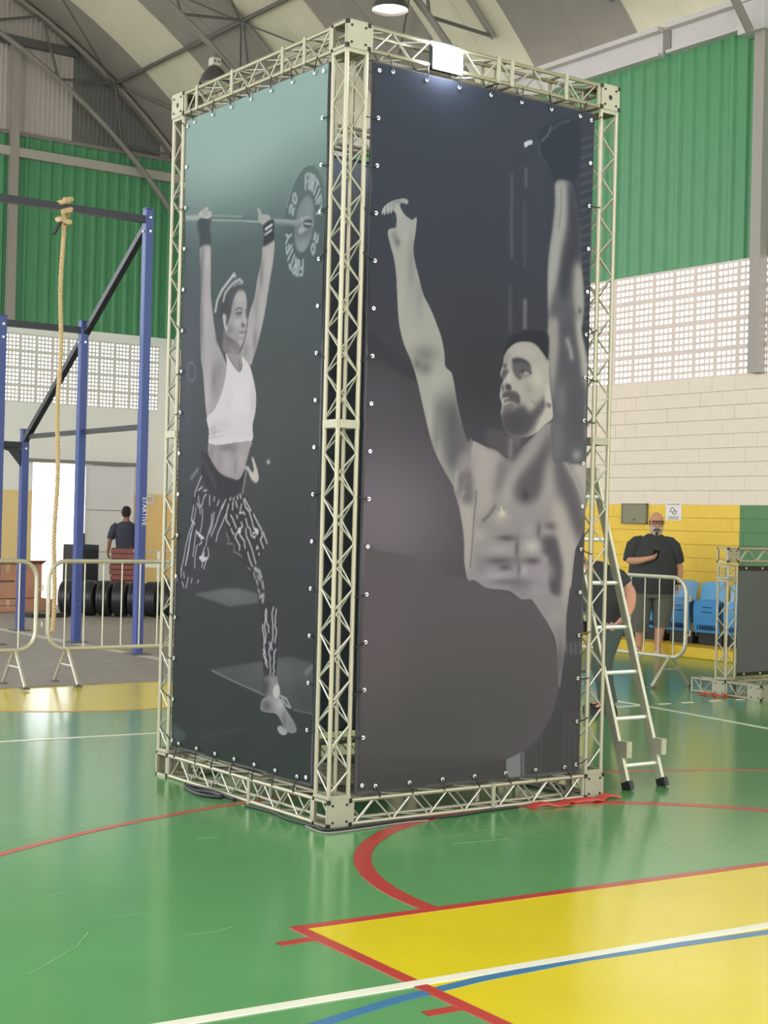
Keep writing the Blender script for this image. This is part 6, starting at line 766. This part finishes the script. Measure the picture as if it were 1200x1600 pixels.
sh.build('tshirt',mat('navy_tshirt',(52,52,66),.85),wk,True)
so=MB(); so.loft([((0,0,1.0),.165,.12),((0,0,.88),.17,.125)],16)
for s,sx,ky,ay in (('l',-.09,-.08,.06),('r',.09,.04,.28)): so.tube([(sx,0,.9),(sx,ky,.5),(sx,ay,.1)],.09,12,r_list=[.105,.08,.065])
so.build('trousers',mat('dark_trousers',(44,44,52),.85),wk,True)
head_mesh((0,-.01,1.66),.075,.092,.118).build('head',SKIN2,wk,True)
b=MB(); b.loft([((0,.035,-.07),.066,.07),((0,.03,-.02),.08,.085),((0,.015,.03),.083,.098),((0,.008,.08),.078,.094),((0,.005,.11),.055,.065),((0,.005,.126),.02,.03)],16); tilted(b,(0,-.01,1.66),0).build('hair',mat('short_dark_hair',(38,34,34),.9),wk,True)
# --- person bending behind the tower
bp=thing('person','person in black t-shirt and dark trousers bending behind the tower beside the ladder','person',(4.93,3.02,0),math.radians(-35.7))
N={};E_=[]
N['pelvis']=((.02,.05,.80),.13);N['belly']=((-.0,.03,.95),.13);N['chest']=((-.06,-.02,1.16),.14);N['neck']=((-.22,-.05,1.27),.06);N['skull']=((-.31,-.07,1.27),.075);chain(E_,'pelvis','belly','chest','neck','skull')
for s,sy,kx in (('l',-.09,-.07),('r',.13,-.02)):
    N[s+'hip']=((.02,sy,.74),.105);N[s+'knee']=((kx,sy-.04,.42),.07);N[s+'ankle']=((.02,sy,.09),.042);N[s+'toe']=((-.12,sy-.02,.04),.036);chain(E_,'pelvis',s+'hip',s+'knee',s+'ankle',s+'toe')
N['lsh']=((.04,-.17,1.22),.07);N['lel']=((.17,-.2,1.07),.052);N['lfo']=((.15,-.27,.95),.046);N['lwr']=((.10,-.33,.86),.032);chain(E_,'chest','lsh','lel','lfo','lwr');hand(N,E_,'l','lwr',.03,(-.7,-.2,-.5),(0,.6,-.5),(-.5,.1,-.8),1.0)
N['rsh']=((-.1,.16,1.2),.065);N['rel']=((-.24,.15,.98),.048);N['rwr']=((-.38,.05,.9),.032);chain(E_,'chest','rsh','rel','rwr');hand(N,E_,'r','rwr',.03,(-.9,0,-.2),(0,.9,0),(-.2,0,-.9),1.0)
skin_body(bp,N,E_,SKIN)
sh=MB(); sh.loft([((.02,.04,.76),.15,.19),((.0,.03,.92),.165,.2),((-.02,.0,1.08),.18,.21),((-.05,-.01,1.2),.17,.2),((-.09,-.02,1.29),.12,.15),((-.14,-.03,1.335),.06,.08)],18)
sh.tube([(-.02,-.15,1.22),(.06,-.18,1.19),(.12,-.195,1.13)],.08,12,r_list=[.085,.082,.072]); sh.tube([(-.08,.15,1.2),(-.16,.16,1.1),(-.21,.16,1.02)],.075,12,r_list=[.08,.078,.07]); sh.build('tshirt',TEE,bp,True)
so=MB(); so.loft([((.02,.04,.86),.145,.185),((.02,.04,.72),.15,.19)],16)
for s,sy,kx in (('l',-.09,-.07),('r',.13,-.02)): so.tube([(.02,sy,.76),(kx,sy-.03,.42),(.02,sy,.1)],.09,12,r_list=[.115,.088,.07]); 
so.build('trousers',mat('grey_green_trousers',(70,78,72),.85),bp,True)
b=head_mesh((0,0,0),.076,.094,.12); Rz=Matrix.Rotation(-PI/2,3,'Z'); Ry=Matrix.Rotation(-.9,3,'Y'); b.v=[tuple(Ry@(Rz@Vector(v))+Vector((-.34,-.07,1.29))) for v in b.v]; b.build('head',SKIN,bp,True)
b=MB(); b.loft([((0,.035,-.07),.068,.072),((0,.03,-.02),.082,.087),((0,.015,.03),.084,.099),((0,.008,.08),.079,.095),((0,.005,.11),.055,.065),((0,.005,.126),.02,.03)],16); b.v=[tuple(Ry@(Rz@Vector(v))+Vector((-.34,-.07,1.29))) for v in b.v]; b.build('hair',mat('short_dark_hair',(38,34,34),.9),bp,True)
for s,sy in (('l',-.09),('r',.13)): b=MB(); b.loft([((-.05,sy-.01,.0),.14,.05),((-.05,sy-.01,.05),.135,.048),((.0,sy,.09),.07,.045)],14); b.build('shoe',BLACK,bp,True)
for sx,ay in ((-.09,.06),(.09,.28)): b=MB(); b.loft([((sx,ay-.06,.0),.045,.135),((sx,ay-.06,.05),.043,.13),((sx,ay-.01,.09),.042,.06)],14); b.build('shoe',BLACK,wk,True)
